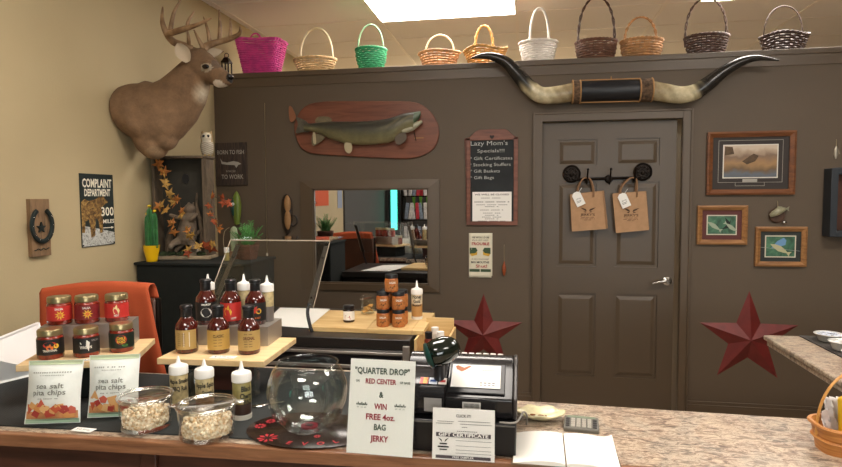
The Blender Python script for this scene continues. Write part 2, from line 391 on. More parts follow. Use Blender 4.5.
# ceiling lights
m_lamp = mat('lamp_diffuser', 'ffffff', .5, emit='fff6ec', estr=22)
m_lframe = mat('lamp_frame', 'd8d2c8', .5)
def ceil_light(x0, y0, x1, y1, label, grp):
    t = thing('ceiling_light', label, 'ceiling light', ((x0+x1)/2, (y0+y1)/2, 2.973), group=grp)
    a, b = (x1-x0)/2, (y1-y0)/2
    MB().box((0,0,-.006), (2*a-.03, 2*b-.03, .01)).build('diffuser', m_lamp, t)
    f = MB()
    for c, d in (((0,b-.008,-.004),(2*a,.016,.014)),((0,-b+.008,-.004),(2*a,.016,.014)),((a-.008,0,-.004),(.016,2*b-.032,.014)),((-a+.008,0,-.004),(.016,2*b-.032,.014))): f.box(c, d)
    f.build('lamp_frame', m_lframe, t)
ceil_light(-1.15, 4.17, -.05, 4.78, 'bright rectangular ceiling light panel above the middle of the basket ledge', None)
ceil_light(1.28, 4.17, 2.4, 4.735, 'ceiling light panel just entering the top edge above the dark baskets', None)
for x, y in ((-1.6,6.5),(0.2,6.5),(-1.15,1.6),(1.3,1.9),(-1.15,-.9),(1.3,-.9)):  # first two are added, hidden past the partition, so floor bounce brightens the ceiling
    ceil_light(x, y, x+1.1, y+.6, 'unseen ceiling light panel, out of the picture', 'ceiling lights behind the camera')

# ================================================================== COUNTERS
ctop = .86
pts = [(-2.3,1.415),(2.1,1.553),(2.1,1.855),(-.02,1.925),(-.25,1.93),(-.25,2.17),(-1.24,2.17),(-1.24,2.02),(-2.3,2.02)]
t = thing('front_counter', 'long shop counter with speckled top and orange-brown wooden front edge', 'counter', (0, 1.7, 0))
def rel(ps, oy=1.7): return [(x, y-oy) for x, y in ps]
MB().prism(rel(pts), ctop-.034, ctop).build('countertop', m_granite, t, smooth=0)
ed = MB(); ed.prism(rel([(-2.3,1.39),(2.1,1.528),(2.1,1.553),(-2.3,1.415)]), ctop-.036, ctop+.001); ed.build('wooden_edge', m_oak, t, bevel=.004)
bd = MB(); bd.prism(rel([(-2.28,1.45),(2.08,1.588),(2.08,1.82),(-.05,1.88),(-.27,2.12),(-1.26,2.12),(-1.26,1.98),(-2.28,1.98)]), .005, ctop-.034, 0); bd.build('counter_body', m_cab, t, smooth=0)
for x in (-1.72, -1.05, -.35, .35, 1.05):
    y = 1.45+(x+2.28)*.0317; MB().box((x, y-1.7-.006, .42), (.05, .014, .78), rz=.0317).build('panel_stile', m_cab, t, bevel=.003)
pl = thing('side_counter', 'granite-look side counter running away from the camera at the right', 'counter', (1.6, 2.5, 0))
def rl(ps): return [(x-1.6, y-2.5) for x, y in ps]
q = MB(); q.prism(rl([(1.13,1.91),(2.3,1.91),(2.3,3.07),(1.145,3.03)]), ctop-.022, ctop); q.prism(rl([(1.142,1.91),(2.3,1.91),(2.3,3.06),(1.157,3.02)]), ctop-.048, ctop-.022)
q.build('countertop', m_granite, pl, bevel=.006)
MB().box((.28, -.03, ctop/2-.022), (.7, 1.0, ctop-.054)).build('counter_body', m_wall, pl)
m_mat = mat('dark_rubber_mat', '39342f', .8, bump=.3, bscale=150)
tag(MB().prism([(1.30,1.95),(1.9,1.95),(1.9,2.98),(1.30,3.03)], ctop+.001, ctop+.005).build('counter_mat', m_mat, smooth=0), 'plain dark mat on the side counter under the sample bowls', 'mat')
# woven mat on the left of the counter
m_mesh = bpy.data.materials.new('mesh_mat'); m_mesh.use_nodes = True; nt = m_mesh.node_tree; b = nt.nodes['Principled BSDF']; b.inputs['Roughness'].default_value = .75
tc = nt.nodes.new('ShaderNodeTexCoord'); mp = nt.nodes.new('ShaderNodeMapping'); mp.inputs['Rotation'].default_value = (0,0,.5)
vo = nt.nodes.new('ShaderNodeTexVoronoi'); vo.inputs['Scale'].default_value = 170; vo.inputs['Randomness'].default_value = .15
rp = nt.nodes.new('ShaderNodeValToRGB'); rp.color_ramp.elements[0].color = lin('0c0e0f'); rp.color_ramp.elements[1].color = lin('2b302f'); rp.color_ramp.elements[0].position = .3; rp.color_ramp.elements[1].position = .55
nt.links.new(tc.outputs['Object'], mp.inputs[0]); nt.links.new(mp.outputs[0], vo.inputs['Vector']); nt.links.new(vo.outputs['Distance'], rp.inputs[0]); nt.links.new(rp.outputs[0], b.inputs['Base Color'])
bp = nt.nodes.new('ShaderNodeBump'); bp.inputs['Strength'].default_value = .6; bp.inputs['Distance'].default_value = .002; bp.invert = True
nt.links.new(vo.outputs['Distance'], bp.inputs['Height']); nt.links.new(bp.outputs[0], b.inputs['Normal'])
mt = .864
tag(MB().prism([(-2.25,1.445),(-.46,1.50),(-.46,1.91),(-.5,2.14),(-1.25,2.14),(-1.25,2.0),(-2.25,2.0)], ctop+.0005, mt).build('woven_counter_mat', m_mesh, smooth=0), 'black open-weave mat covering the left half of the front counter', 'mat')

# ================================================================== BASKETS ON THE LEDGE
LZ = 2.472
def basket(px0, px1, base_y, rim_y, h_x0, h_x1, apex_y, m, label, ry=.11, bottom=.72, twist=False, wavy=0, ledge_y=4.34, m2=None, hthick=.006, mid=None, tilt=0, hm=None):
    Y = ledge_y; c = aty((px0+px1)/2, base_y, Y); rx = (aty(px1, rim_y, Y).x-aty(px0, rim_y, Y).x)/2
    pm = (px0+px1)/2; h = max(aty(pm, rim_y, Y).z-LZ-.012, .07)
    t = thing('wicker_basket', label, 'basket', (c.x, Y, LZ), group='wicker baskets along the wall ledge')
    rows = max(5, int(h/.013)); n = 56; sq = ry/rx; stakes = 14
    b_ = MB()
    def rad(f): 
        k = bottom+(1-bottom)*f
        if mid: k += mid*math.sin(PI*f)
        return rx*k
    for i in range(rows):
        f = i/(rows-1); pts_ = []
        for k in range(n):
            a = 2*PI*k/n; r = rad(f)+.004*math.sin(stakes*a+PI*(i % 2)); zz = .006+h*f+wavy*f*math.sin(3*a+1)
            pts_.append((r*math.cos(a), r*sq*math.sin(a), zz))
        b_.tube(pts_, h/rows*.52, 5, closed=True)
    for k in range(stakes*2):
        a = 2*PI*k/(stakes*2); b_.tube([(rad(f)*math.cos(a), rad(f)*sq*math.sin(a), .004+h*f) for f in (0,.25,.5,.75,1)], .003, 4)
    b_.lathe([(0,.004),(rad(0)*.98,.004),(rad(0)*.98,.01),(0,.01)], 28, sq=sq)
    b_.build('basket_body', m, t)
    rm = MB(); 
    for ph in (0, PI):
        pts_ = []
        for k in range(72):
            a = 2*PI*k/72; q_ = .005*math.cos(16*a+ph)
            pts_.append(((rx+.004+q_)*math.cos(a), (rx*sq+.004+q_)*math.sin(a), h+.012+.005*math.sin(16*a+ph)+wavy*math.sin(3*a+1)))
        rm.tube(pts_, .0055, 6, closed=True)
    rm.build('basket_rim', m2 or m, t)
    hx0 = aty(h_x0, rim_y, Y).x-c.x; hx1 = aty(h_x1, rim_y, Y).x-c.x; hz = aty(pm, apex_y, Y).z-LZ
    cx, hw = (hx0+hx1)/2, (hx1-hx0)/2; hd = MB()
    def arc(k, N=30):
        a = PI*k/N; s_ = 1 if hw > .03 else 1; x = cx+hw*math.cos(a)*(.97+.10*math.sin(a)); z = h*.6+(hz-h*.6)*math.sin(a)**.8
        return x, z
    if twist:
        for ph in (0, PI):
            hd.tube([(arc(k)[0]+.006*math.cos(k*1.3+ph), .006*math.sin(k*1.3+ph), arc(k)[1]) for k in range(31)], hthick*.8, 6)
    else: hd.tube([(arc(k)[0], 0, arc(k)[1]) for k in range(31)], hthick, 8)
    hd.build('basket_handle', hm or m2 or m, t)
    return t
w_nat = mat('natural_wicker', 'd9b98a', .6, var=.2, scale=25); w_pink = mat('pink_wicker', 'dc4a9c', .5, var=.15, scale=25)
w_green = mat('green_wicker', '2c9a68', .5, var=.2, scale=25); w_tan = mat('honey_wicker', 'b98a5a', .6, var=.3, scale=30)
w_gold = mat('golden_wicker', 'c99a56', .6, var=.3, scale=30); w_white = mat('white_wicker', 'e4ded6', .6, var=.06, scale=25)
w_brn = mat('brown_wicker', '6b4632', .6, var=.35, scale=28); w_dk = mat('dark_brown_wicker', '4a2f22', .55, var=.35, scale=28); w_blk = mat('espresso_wicker', '3a241c', .5, var=.3, scale=28)
w_pale = mat('pale_handle', 'eadbb8', .5); w_gh = mat('light_green_handle', '9cc4a0', .5)
# pink tote basket: rectangular with two side loops
def pink():
    Y = 4.34; c = aty(262, 73, Y); t = thing('wicker_basket', 'bright pink square wicker basket with a short loop handle on the ledge', 'basket', (c.x-.0, Y, LZ), group='wicker baskets along the wall ledge')
    b_ = MB(); h = .245; rows = 17; 
    def loop(f, ph, n=64):
        hx, hy = .125+.055*f, .075+.03*f; out = []
        for k in range(n):
            a = 2*PI*k/n; e = .38; cx = math.copysign(abs(math.cos(a))**e, math.cos(a)); sy = math.copysign(abs(math.sin(a))**e, math.sin(a)); q_ = 1+.02*math.sin(20*a+ph)
            out.append((hx*cx*q_, hy*sy*q_, .006+h*f+(.02*f*abs(cx) if cx < 0 else 0)))
        return out
    for i in range(rows): b_.tube(loop(i/(rows-1), PI*(i % 2)), .0072, 5, closed=True)
    for k in range(24):
        i = k*64//24; b_.tube([loop(f, 0)[i] for f in (0,.5,1)], .004, 4)
    b_.box((0,0,.006), (.24,.14,.008)); b_.build('basket_body', w_pink, t)
    rm = MB(); rm.tube(loop(1.03, 0), .010, 6, closed=True); rm.build('basket_rim', w_pink, t)
    for sy in (-1, 1):
        hd = MB(); hd.tube([(-.0+.042*math.cos(a), sy*.102, h+.005+.05*math.sin(a)) for a in [PI*k/12 for k in range(13)]], .006, 6); hd.build('basket_handle', w_pink, t)
pink()
basket(295.5, 335.5, 71, 60, 300, 333, 28.5, w_nat, 'round natural wicker basket with a tall pale hoop handle, beside the pink one', mid=.03, m2=w_nat, hm=w_pale, hthick=.009, bottom=.7)
basket(357, 385.5, 69, 50, 357.5, 384, 24.5, w_green, 'small bright green wicker basket with a thin hoop handle', mid=.10, bottom=.68, hm=w_gh, hthick=.005, ry=.10)
basket(419.5, 459, 66.5, 53.5, 425, 454.5, 35, w_tan, 'shallow honey wicker basket with a low hoop, under the ceiling light', m2=w_tan, wavy=.004, bottom=.72, hm=w_pale)
basket(464.5, 506.5, 65, 50, 474.5, 493.5, 25.5, w_gold, 'golden wavy-rimmed wicker basket partly behind the left horn tip', wavy=.012, bottom=.72, hthick=.008, twist=True)
basket(519.5, 556.5, 61, 43.5, 529.5, 549, 8, w_white, 'white wicker basket with a narrow tall white handle', bottom=.76, hthick=.008)
basket(576, 615.5, 57, 42.5, 577.5, 615, -3, w_brn, 'brown woven basket with the tallest twisted hoop, left of the light brown one', bottom=.82, mid=.05, twist=True, hthick=.006, hm=w_dk)
basket(621, 661.5, 54.5, 41.5, 624, 657, 17, w_tan, 'light brown round basket between two dark hooped baskets', bottom=.84, mid=.04, twist=True, hthick=.007)
basket(685, 727, 52, 37.5, 684.5, 727, -2, w_dk, 'dark brown basket with thin twisted round hoop, above the right horn', bottom=.78, mid=.02, twist=True, hthick=.005)
basket(760, 807, 49.5, 36, 763, 803, 6, w_blk, 'darkest boat-shaped basket with a thin hoop, last on the right of the ledge', bottom=.78, wavy=.008, hthick=.004, ry=.1)
# small lantern
p = aty(227, 73, 4.32); t = thing('lantern', 'small dark metal lantern on the ledge behind the deer nose', 'lantern', (p.x, 4.32, LZ))
e = MB()
for sx in (-1,1):
    for sy in (-1,1): e.box((sx*.026, sy*.026, .055), (.008,.008,.11))
e.box((0,0,.004), (.066,.066,.008)); e.build('lantern_frame', m_darkmetal, t)
MB().lathe([(.045,.11),(.046,.118),(.022,.15),(.006,.156)], 4, rot=PI/4).build('lantern_roof', m_darkmetal, t, smooth=0)
MB().box((0,0,.055), (.05,.05,.098)).build('lantern_pane', m_glass, t)
MB().tube([(.018*math.cos(a), 0, .168+.018*math.sin(a)) for a in [2*PI*k/14 for k in range(14)]], .003, 6, closed=True).build('lantern_ring', m_darkmetal, t)

# ================================================================== ON THE LEFT WALL
m_deer = attr_mat('deer_fur', .95, .5, 90)
m_antler = mat('antler', '9a7c5a', .55, var=.25, scale=20, col2='6e5236')
t = thing('deer_mount', 'taxidermy whitetail buck shoulder mount with tall antlers on the tan wall', 'deer mount', (XL, 3.22, 1.97))
O = Vector((XL, 3.22, 1.97))
def P(px, py, Y=3.22): return aty(px, py, Y)-O
dr = MB()
def ring(px, py, Y, rx, ry, d, up=(0,0,1)): return (P(px, py, Y), rx, ry, d, up)
body = [((0.005,-.005,.085), .20, .15, (1,0,0), (0,0,1)), ((.05,-.005,.078), .205, .168, (1,0,-.02), (0,0,1)), ((.11,-.01,.06), .20, .185, (1,0,.05), (0,0,1)),
        (P(152,116,3.21), .185, .20, (.98,0,.15), (0,0,1)), (P(163,110,3.21), .17, .195, (.9,0,.45), (-.1,0,1)), (P(174,103,3.22), .15, .165, (.7,0,.7), (-.4,0,.9)),
        (P(183,92,3.22), .125, .145, (.5,0,.85), (-.8,0,.5)), (P(190,81,3.22), .105, .122, (.45,-.05,.85), (-.9,0,.4)), (P(195,72,3.22), .088, .10, (.5,-.1,.8), (-.8,0,.6)), (P(199,64,3.22), .06, .07, (.7,-.1,.7), (-.8,0,.6))]
dr.loft(body, 28)
hd = [(P(187,57,3.23), .04, .035, (1,0,-.35), (0,0,1)), (P(191,60,3.23), .072, .072, (1,0,-.35), (0,0,1)), (P(198,64,3.22), .083, .092, (1,-.05,-.35), (0,0,1)), (P(205,68,3.21), .076, .090, (1,-.1,-.4), (0,0,1)),
      (P(212,72,3.20), .060, .074, (1,-.12,-.4), (0,0,1)), (P(218,76,3.18), .050, .058, (1,-.12,-.35), (0,0,1)), (P(224,78.5,3.17), .044, .047, (1,-.12,-.3), (0,0,1)), (P(228.5,79.5,3.17), .039, .038, (1,-.1,-.1), (0,0,1)), (P(231.5,79.5,3.17), .022, .022, (1,0,0), (0,0,1))]
dr.loft(hd, 24)
dr.ell(P(221,84,3.17), (.046,.032,.022)); dr.ell(P(207,62,3.135), (.034,.012,.018))      # chin, brow
dr.ell(P(151,135,3.2), (.10,.12,.13)); dr.ell(P(154,143,3.2), (.085,.10,.10)); dr.ell(P(166,134,3.2), (.07,.09,.10))    # brisket
for px, py in ((192,47),(203,49)): dr.lathe([(.022,-.03),(.019,.02)], 12, P(px, py+3, 3.22))
def dcol(v):
    w = v+O; a = P(205,72,3.2); hv = v-a
    hx, hz = (w.x-CAM.x)/w.y, (w.z-CAM.z)/w.y
    x, z, y = v.x, v.z, v.y
    c = mixc('8d6f52', '74593f', (z-.05)/.2+.3)
    nose = P(229,78,3.17); ch = P(221,84,3.17); muz = P(222,77,3.17); thr = P(201,96,3.15)
    if (v-P(231,78,3.165)).length < .030: return [.05,.045,.045]
    if (v-ch).length < .042 or (v-muz-Vector((0,0,-.015))).length < .033: c = mixc('d8ccba', c, .1)
    br = P(216,68,3.18)
    if (v-br).length < .045: c = mixc('544437', c, .25)
    e = P(205,66,3.13)
    de = v-e-Vector((.004,0,-.008))
    if math.hypot(de.x/.036, de.z/.024) < 1 and v.y < -.03: c = mixc('cdbfa6', c, .25)
    d = (v-P(203,95,3.17)); k = math.sqrt((d.x/.062)**2+(d.z/.085)**2+(d.y/.15)**2)
    if k < 1: c = mixc('cfc2aa', c, max(0, k*1.3-.3)+.05*math.sin(v.x*300+v.z*170))
    d = v-P(155,156,3.15)
    if d.length < .06: c = mixc(c, 'a58a68', .6)
    return c
organic('deer_body', dr, .009, dcol, m_deer, t, 7)
def ear(tip, base, wd, nrm):
    e = MB(); tip, base = Vector(tip), Vector(base); ax = tip-base; L = ax.length; ax.normalize(); n_ = Vector(nrm).normalized(); s_ = ax.cross(n_).normalized(); n_ = s_.cross(ax)
    vs = []; fs = []; NU, NV = 9, 8
    for lay in (0, 1):
        for i in range(NU+1):
            f = i/NU; hw = wd*(math.sin(PI*min(1, f*.93+.07))**.7); 
            for j in range(NV+1):
                q_ = j/NV*2-1; vs.append(base+ax*(L*f)+s_*(hw*q_)+n_*(hw*.55*q_*q_-(.006 if lay else 0)*(1-abs(q_))-.01*lay*(1-abs(q_))))
    m1 = (NU+1)*(NV+1)
    for lay in (0, 1):
        for i in range(NU):
            for j in range(NV):
                a = lay*m1+i*(NV+1)+j; fs.append((a, a+1, a+NV+2, a+NV+1))
    e.add(vs, fs[:NU*NV], 0); e.add(vs, fs[NU*NV:], 1)
    e.build('ear', [mat('ear_inner', 'b3a28a', .9), mat('ear_outer', '6e5540', .9)], t, smooth=80)
ear(P(177,43,3.10), P(188,62,3.13), .040, (.45,-1,.1)); ear(P(223,51,3.27), P(204,57,3.26), .03, (.1,-1,.1))
e = MB(); e.ell(P(205.5,66.5,3.122), (.022,.012,.013)); e.build('eye', mat('dark_eye', '120d0a', .08), t)
e = MB(); e.ell(P(205.5,66,3.302), (.02,.012,.015)); e.build('eye', MATS['dark_eye'], t)
e = MB(); e.ell(P(229.8,77,3.165), (.022,.026,.017)); e.build('nose', mat('wet_nose', '1d1818', .25), t)
def antler(traces):
    a = MB()
    for pts_, r_ in traces:
        ps = spline([P(x, y, Y) for x, y, Y in pts_], 6); rs = [k*1.3 for k in lerpr(r_, 6)]; a.tube(ps, rs, 9)
    a.build('antler', m_antler, t, smooth=80)
antler([([(192,49,3.2),(184,46,3.17),(174,42,3.12),(167,34,3.07),(162.5,22,3.05),(162.7,7,3.1)], [.017,.017,.016,.014,.010,.003]),
        ([(168,34,3.07),(181,30,3.02),(198,24.5,3.0),(211.5,18,3.0)], [.014,.013,.009,.003]),
        ([(170,33,3.07),(173.5,14,3.06),(180.5,0,3.1)], [.011,.008,.003]), ([(187,28,3.01),(189,20,3.01),(194,11.5,3.04)], [.009,.007,.003]), ([(189,48,3.2),(188.5,38,3.16),(187,29,3.15)], [.011,.008,.003])])
antler([([(203,50,3.22),(207,46,3.25),(217,42.5,3.3),(231,38.5,3.3),(239.5,33.5,3.26),(240,27,3.22)], [.017,.017,.015,.012,.009,.003]),
        ([(203,48,3.22),(199,40,3.2),(194,30,3.2)], [.012,.008,.003]), ([(210,44.5,3.27),(208,31,3.27),(203.5,17,3.3)], [.010,.008,.003]),
        ([(219.5,41,3.3),(220,27,3.3),(219,10,3.32)], [.011,.009,.003]), ([(230,38.5,3.3),(230.5,28,3.29),(230,19,3.3)], [.009,.007,.003])])
# complaint sign
def wallbox(x0, y0, x1, y1, wall, dy=0):   # pixel rectangle on a wall -> centre, width, height
    f = (lambda px, py: atx(px, py, XL)) if wall == 'L' else (lambda px, py: aty(px, py, D+dy))
    a, b = f(x0, y0), f(x1, y1); c = (a+b)/2
    return c, abs((b.y-a.y) if wall == 'L' else (b.x-a.x)), abs(a.z-b.z)
a = atx(78.5,174,XL); b = atx(114.5,246.3,XL); cc = (a+b)/2; sw, sh = b.y-a.y, .397
t = thing('complaint_sign', 'tin complaint department sign with a grizzly bear, on the tan wall', 'sign', (XL+.003, cc.y, (1.67+1.272)/2), LEFT)
s_ = sw/2; MB().box((0,0,0), (sw, sh, .004)).build('sign_plate', mat('sign_dark_green', '1f2a29', .45), t)
q = MB()
random.seed(3); rock = [(-s_+.003,-.195),(s_-.003,-.195),(s_-.003,-.13),(.06,-.115),(-.02,-.10),(-.1,-.085),(-s_+.003,-.07)]
q.flat(rock, .0024); q.build('rock_ground', ramp_mat('rocky', [(.4,'8e8f88'),(.5,'c8c9c2'),(.65,'6e6e66')], 30, .6), t, smooth=0)
q = MB(); bear = [(-s_+.003,-.09),(-s_+.003,.045),(-.10,.062),(-.07,.05),(-.04,.055),(-.01,.062),(.01,.075),(.02,.07),(.045,.078),(.058,.06),(.075,.052),(.078,.04),(.058,.034),(.04,.02),(.03,.0),(.035,-.06),(.03,-.125),(.01,-.13),(-.0,-.06),(-.02,-.04),(-.03,-.14),(-.06,-.15),(-.07,-.05),(-.1,-.06),(-.105,-.12),(-s_+.003,-.12)]
vs = [(x, y, .0028) for x, y in bear]; q.add(vs, [tuple(range(len(vs)))]); q.build('bear_picture', ramp_mat('bear_fur', [(.35,'3e2c16'),(.5,'7a5a2c'),(.65,'a88648')], 35, .8), t, smooth=0)
m_cream = mat('cream_paint', 'e6e0cc', .6)
for a_ in (('COMPLAINT', 0, .145, .046, .03, sw*.88), ('DEPARTMENT', 0, .094, .038, .03, sw*.78), ('300', .073, -.012, .05, .015, .10), ('MILES', .08, -.066, .022, .02, .09)):
    q = MB(); q.text(a_[0], a_[1], a_[2], a_[3], .0032, bold=a_[4], fit=a_[5]); q.build('lettering', m_cream, t, smooth=0)
q = MB()
q.rect(.035,-.103,.11,-.099,.0032); q.flat([(.10,-.108),(.122,-.101),(.10,-.094)], .0032)
q.build('arrow', mat('cream_paint', 'e6e0cc', .6), t, smooth=0)
for x in (-s_+.008, s_-.008): MB().at((x, -.188, .003)).lathe([(0,0),(.005,0),(.003,.003)], 8).build('sign_pin', m_darkmetal, t)
# horseshoe plaque
a = atx(25,199,XL); b = atx(48.5,256,XL); zt = atx(34,199,XL).z; zb = atx(39,256,XL).z
t = thing('horseshoe_plaque', 'old horseshoe nailed to a narrow weathered board on the tan wall', 'wall decoration', (XL-.002, (a.y+b.y)/2, (zt+zb)/2), LEFT)
pw = .115; MB().box((0,0,.012), (pw, zt-zb, .024)).build('board', ramp_mat('weathered_board', [(.3,'5f4a35'),(.55,'86694a'),(.75,'6b5138')], 6, .8, (9,1,9)), t, bevel=.002)
hs = [(.058*math.sin(x_)*1.05, -.075*math.cos(x_)*1.05+.012) for x_ in [R(d_) for d_ in range(-152, 153, 8)]]
q = MB(); q.tube([(x, y, .032) for x, y in hs], [.012]*len(hs), 8, sq=.7); q.build('horseshoe', mat('iron_dark', '2a3230', .5, .6), t)
for i in (4,8,12,16,22,26,30,34): MB().ell((hs[i][0], hs[i][1], .041), (.003,.003,.002), 8, 5).build('nail_head', m_chrome, t)
st = [((.028 if i % 2 == 0 else .012)*math.sin(PI*i/5), (.028 if i % 2 == 0 else .012)*math.cos(PI*i/5)) for i in range(10)]
q = MB(); q.at((-.002,.0,.024)).prism(st, 0, .008); q.build('star_charm', MATS['iron_dark'], t, smooth=0)
q = MB(); q.tube([(x, -.105+.004*math.sin(x*200), .026) for x in [i*.004-.045 for i in range(23)]], .0022, 6); q.build('branded_script', MATS['iron_dark'], t)

# ================================================================== CABINET, DIORAMA, PLANTS IN THE CORNER
cz = 1.148
t = thing('black_cabinet', 'tall black cloth-covered cabinet in the corner under the diorama', 'cabinet', (-1.955, 3.41, 0))
MB().box((0,0,cz/2), (.70,.43,cz-.01)).build('cabinet_body', m_blk_matte, t, bevel=.01)
MB().box((0,0,cz-.008), (.72,.45,.016)).build('cabinet_top', m_blk_matte, t, bevel=.004)
# diorama
c0 = atz(164,257,cz); c1 = atz(222,253.5,cz); ang = math.atan2(c1.y-c0.y, c1.x-c0.x); wd_ = (c1-c0).length
mid = (c0+c1)/2; ang = R(10); wd_ = .32; dd = .13
ctr = Vector((-2.135, 3.45, cz))
dh = aty(184, 158, 3.42).z-cz
t = thing('wildlife_diorama', 'open wooden shadow box diorama with a branch and moss on the black cabinet', 'diorama', ctr, (0,0,ang))
m_drift = ramp_mat('greyed_wood', [(.3,'3e342a'),(.55,'655644'),(.75,'4c4033')], 5, .8, (9,1,1)); m_moss = mat('moss', '2e3a1e', .95, var=.5, scale=40, bump=1, bscale=90)
m_back = mat('diorama_back', '39352c', .9, var=.25, scale=6)
MB().box((0,dd/2-.01,dh/2), (wd_,.014,dh)).build('back_panel', m_back, t)
f = MB(); f.box((-wd_/2,0,dh/2), (.018,dd,dh)); f.build('side_board', m_drift, t); f = MB(); f.box((wd_/2,0,dh/2), (.03,dd,dh)); f.build('side_board', m_drift, t)
MB().box((0,0,dh+.005), (wd_+.05,dd+.02,.014)).build('top_board', m_drift, t, bevel=.002); MB().box((0,-.01,.012), (wd_+.06,dd+.03,.022)).build('base_board', mat('pale_driftwood', '97866c', .8, var=.2, scale=12), t, bevel=.003)
q = MB(); random.seed(4)
for k in range(46): q.ell((random.uniform(-.15,.15), random.uniform(-.06,.04), .024+random.uniform(0,.012)), (random.uniform(.012,.028),)*2+(random.uniform(.006,.018),), 8, 5)
q.build('moss_bed', m_moss, t)
MB().at((0,dd/2-.02,dh*.80), (PI/2,0,0)).prism([(.024*math.cos(a), .032*math.sin(a)) for a in [PI*k/8 for k in range(16)]], 0, .004).build('knot_hole', m_black, t)
q = MB(); q.tube(spline([(.10,.02,.02),(.115,.0,.15),(.10,.0,.25),(.085,-.01,.33),(.09,-.01,.42)], 5), lerpr([.022,.018,.015,.012,.005], 5), 8); q.tube(spline([(.11,0,.18),(.03,-.02,.12),(-.05,-.03,.05)], 5), lerpr([.014,.012,.016], 5), 8)
q.tube(spline([(-.10,.0,.02),(-.11,.02,.12),(-.09,.03,.2)], 5), lerpr([.03,.025,.012], 5), 8); q.build('branch', mat('bark', '5b4c3b', .9, var=.35, scale=20, bump=.8, bscale=60), t)
# the animal climbing the branch
T = Matrix.Translation(ctr) @ Matrix.Rotation(ang, 4, 'Z')
t2 = thing('taxidermy_squirrel', 'grey-brown taxidermy squirrel climbing the branch inside the diorama', 'animal', T @ Vector((.02,-.02,.12)), (0,0,ang))
q = MB(); q.loft([((.0,0,-.03), .03,.03,(0,0,1),(0,1,0)), ((.0,0,.0), .058,.055,(0,0,1),(0,1,0)), ((.005,0,.06), .062,.058,(.05,0,1),(0,1,0)), ((.015,0,.12), .05,.046,(.1,0,1),(0,1,0)), ((.03,0,.165), .036,.036,(.2,0,1),(0,1,0)), ((.035,0,.19), .02,.02,(.2,0,1),(0,1,0))], 18)
q.ell((.03,-.01,.20), (.036,.032,.032)); q.ell((.005,-.02,.195), (.022,.018,.016)); q.ell((.045,.012,.232), (.009,.006,.013)); q.ell((.025,-.012,.232), (.009,.006,.013))
q.tube(spline([(.0,-.03,.14),(-.045,-.05,.15),(-.085,-.05,.165)], 4), lerpr([.018,.014,.011], 4), 8); q.tube(spline([(.03,-.03,.13),(.06,-.05,.14),(.085,-.03,.17)], 4), lerpr([.018,.014,.011], 4), 8)
q.tube(spline([(-.03,-.02,.0),(-.07,-.05,-.02),(-.08,-.06,-.05)], 4), lerpr([.03,.02,.014], 4), 8); q.tube(spline([(.03,-.02,.0),(.06,-.05,-.03),(.07,-.05,-.07)], 4), lerpr([.03,.02,.014], 4), 8)
def sqc(v): return mixc('6f6050', '8d7b66', (-v.y-.02)*12) if v.z > -.02 else mixc('6f6050', 'b9a994', .5)
organic('animal_body', q, .006, sqc, attr_mat('grey_fur', .95, .7, 120), t2, 4)
q = MB(); q.tube(spline([(.03,.02,-.04),(.06,0,-.075),(.035,-.03,-.095),(.06,-.04,-.07)], 5), lerpr([.02,.028,.026,.012], 5), 10); q.build('bushy_tail', mat('tail_fur', 'a3927c', .95, var=.3, scale=40, bump=1, bscale=150), t2)
q = MB(); q.ell((-.003,-.036,.203), (.004,.003,.004), 8, 6); q.build('eye', MATS['dark_eye'], t2)
# autumn leaves
LEAF = []
for k in range(10):
    a = PI*k/5+PI/2; r = (1, .42)[k % 2] if k not in (4, 6, 5) else (.62 if k != 5 else .2); LEAF.append((r*math.cos(a), r*math.sin(a)))
m_l1 = mat('autumn_orange', 'a8682c', .7, var=.3, scale=30); m_l2 = mat('autumn_rust', '94421f', .7, var=.3, scale=30); m_l3 = mat('autumn_gold', 'b08840', .7, var=.3, scale=30)
def leaves(name, label, pts_px, mats, size=.041, seed=1):
    random.seed(seed); base = aty(pts_px[0][0], pts_px[0][1], pts_px[0][2]); t = thing(name, label, 'autumn leaves', base, group='artificial autumn leaf sprays around the diorama')
    ps = [aty(*p)-base for p in pts_px]; st_ = MB(); st_.tube(spline(ps, 4), .0018, 5); st_.build('vine_stem', mat('vine', '4a3620', .8), t)
    for p in ps:
        for k in range(2):
            e = MB(); s_ = size*random.uniform(.75,1.25); c_ = p+Vector((random.uniform(-.018,.018), random.uniform(-.012,.004), random.uniform(-.02,.02)))
            e.at(c_, (PI/2+random.uniform(-.7,.7), random.uniform(-.6,.6), random.uniform(-1,1)+ang*.5)); roll = random.uniform(0, 6.28)
            vs = [(0,0,.12*s_)]+[((x*math.cos(roll)-y*math.sin(roll))*s_, (x*math.sin(roll)+y*math.cos(roll))*s_, random.uniform(-.15,.1)*s_) for x, y in LEAF]
            e.add(vs, [(0, i+1, (i+1) % 10+1) for i in range(10)]); e.build('leaf', random.choice(mats), t, smooth=0, fix=False)
yl = 3.34
leaves('leaf_spray', 'spray of orange maple leaves hanging down the left side of the diorama', [(158,162,yl),(163,174,yl),(166,184,yl),(170,195,yl),(160,203,yl),(167,210,yl),(174,205,yl),(178,197,yl),(180,212,yl),(170,222,yl),(174,231,yl)], [m_l1, m_l1, m_l3], seed=2)
leaves('leaf_spray', 'orange and gold maple leaves lying along the diorama base', [(186,232,yl+.02),(191,238,yl+.02),(198,248,yl+.02),(189,250,yl+.02),(207,247,yl+.04),(213,246,yl+.04)], [m_l1, m_l3, m_l2], seed=5)
leaves('leaf_spray', 'rust red maple leaves reaching out past the right side of the diorama', [(212,222,yl+.08),(217,224,yl+.08),(221,227,yl+.08),(212,212,yl+.08),(211,204,yl+.08),(214,197,yl+.08),(221,200,yl+.08),(228,204,yl+.08)], [m_l2, m_l2, m_l1], seed=8, size=.03)
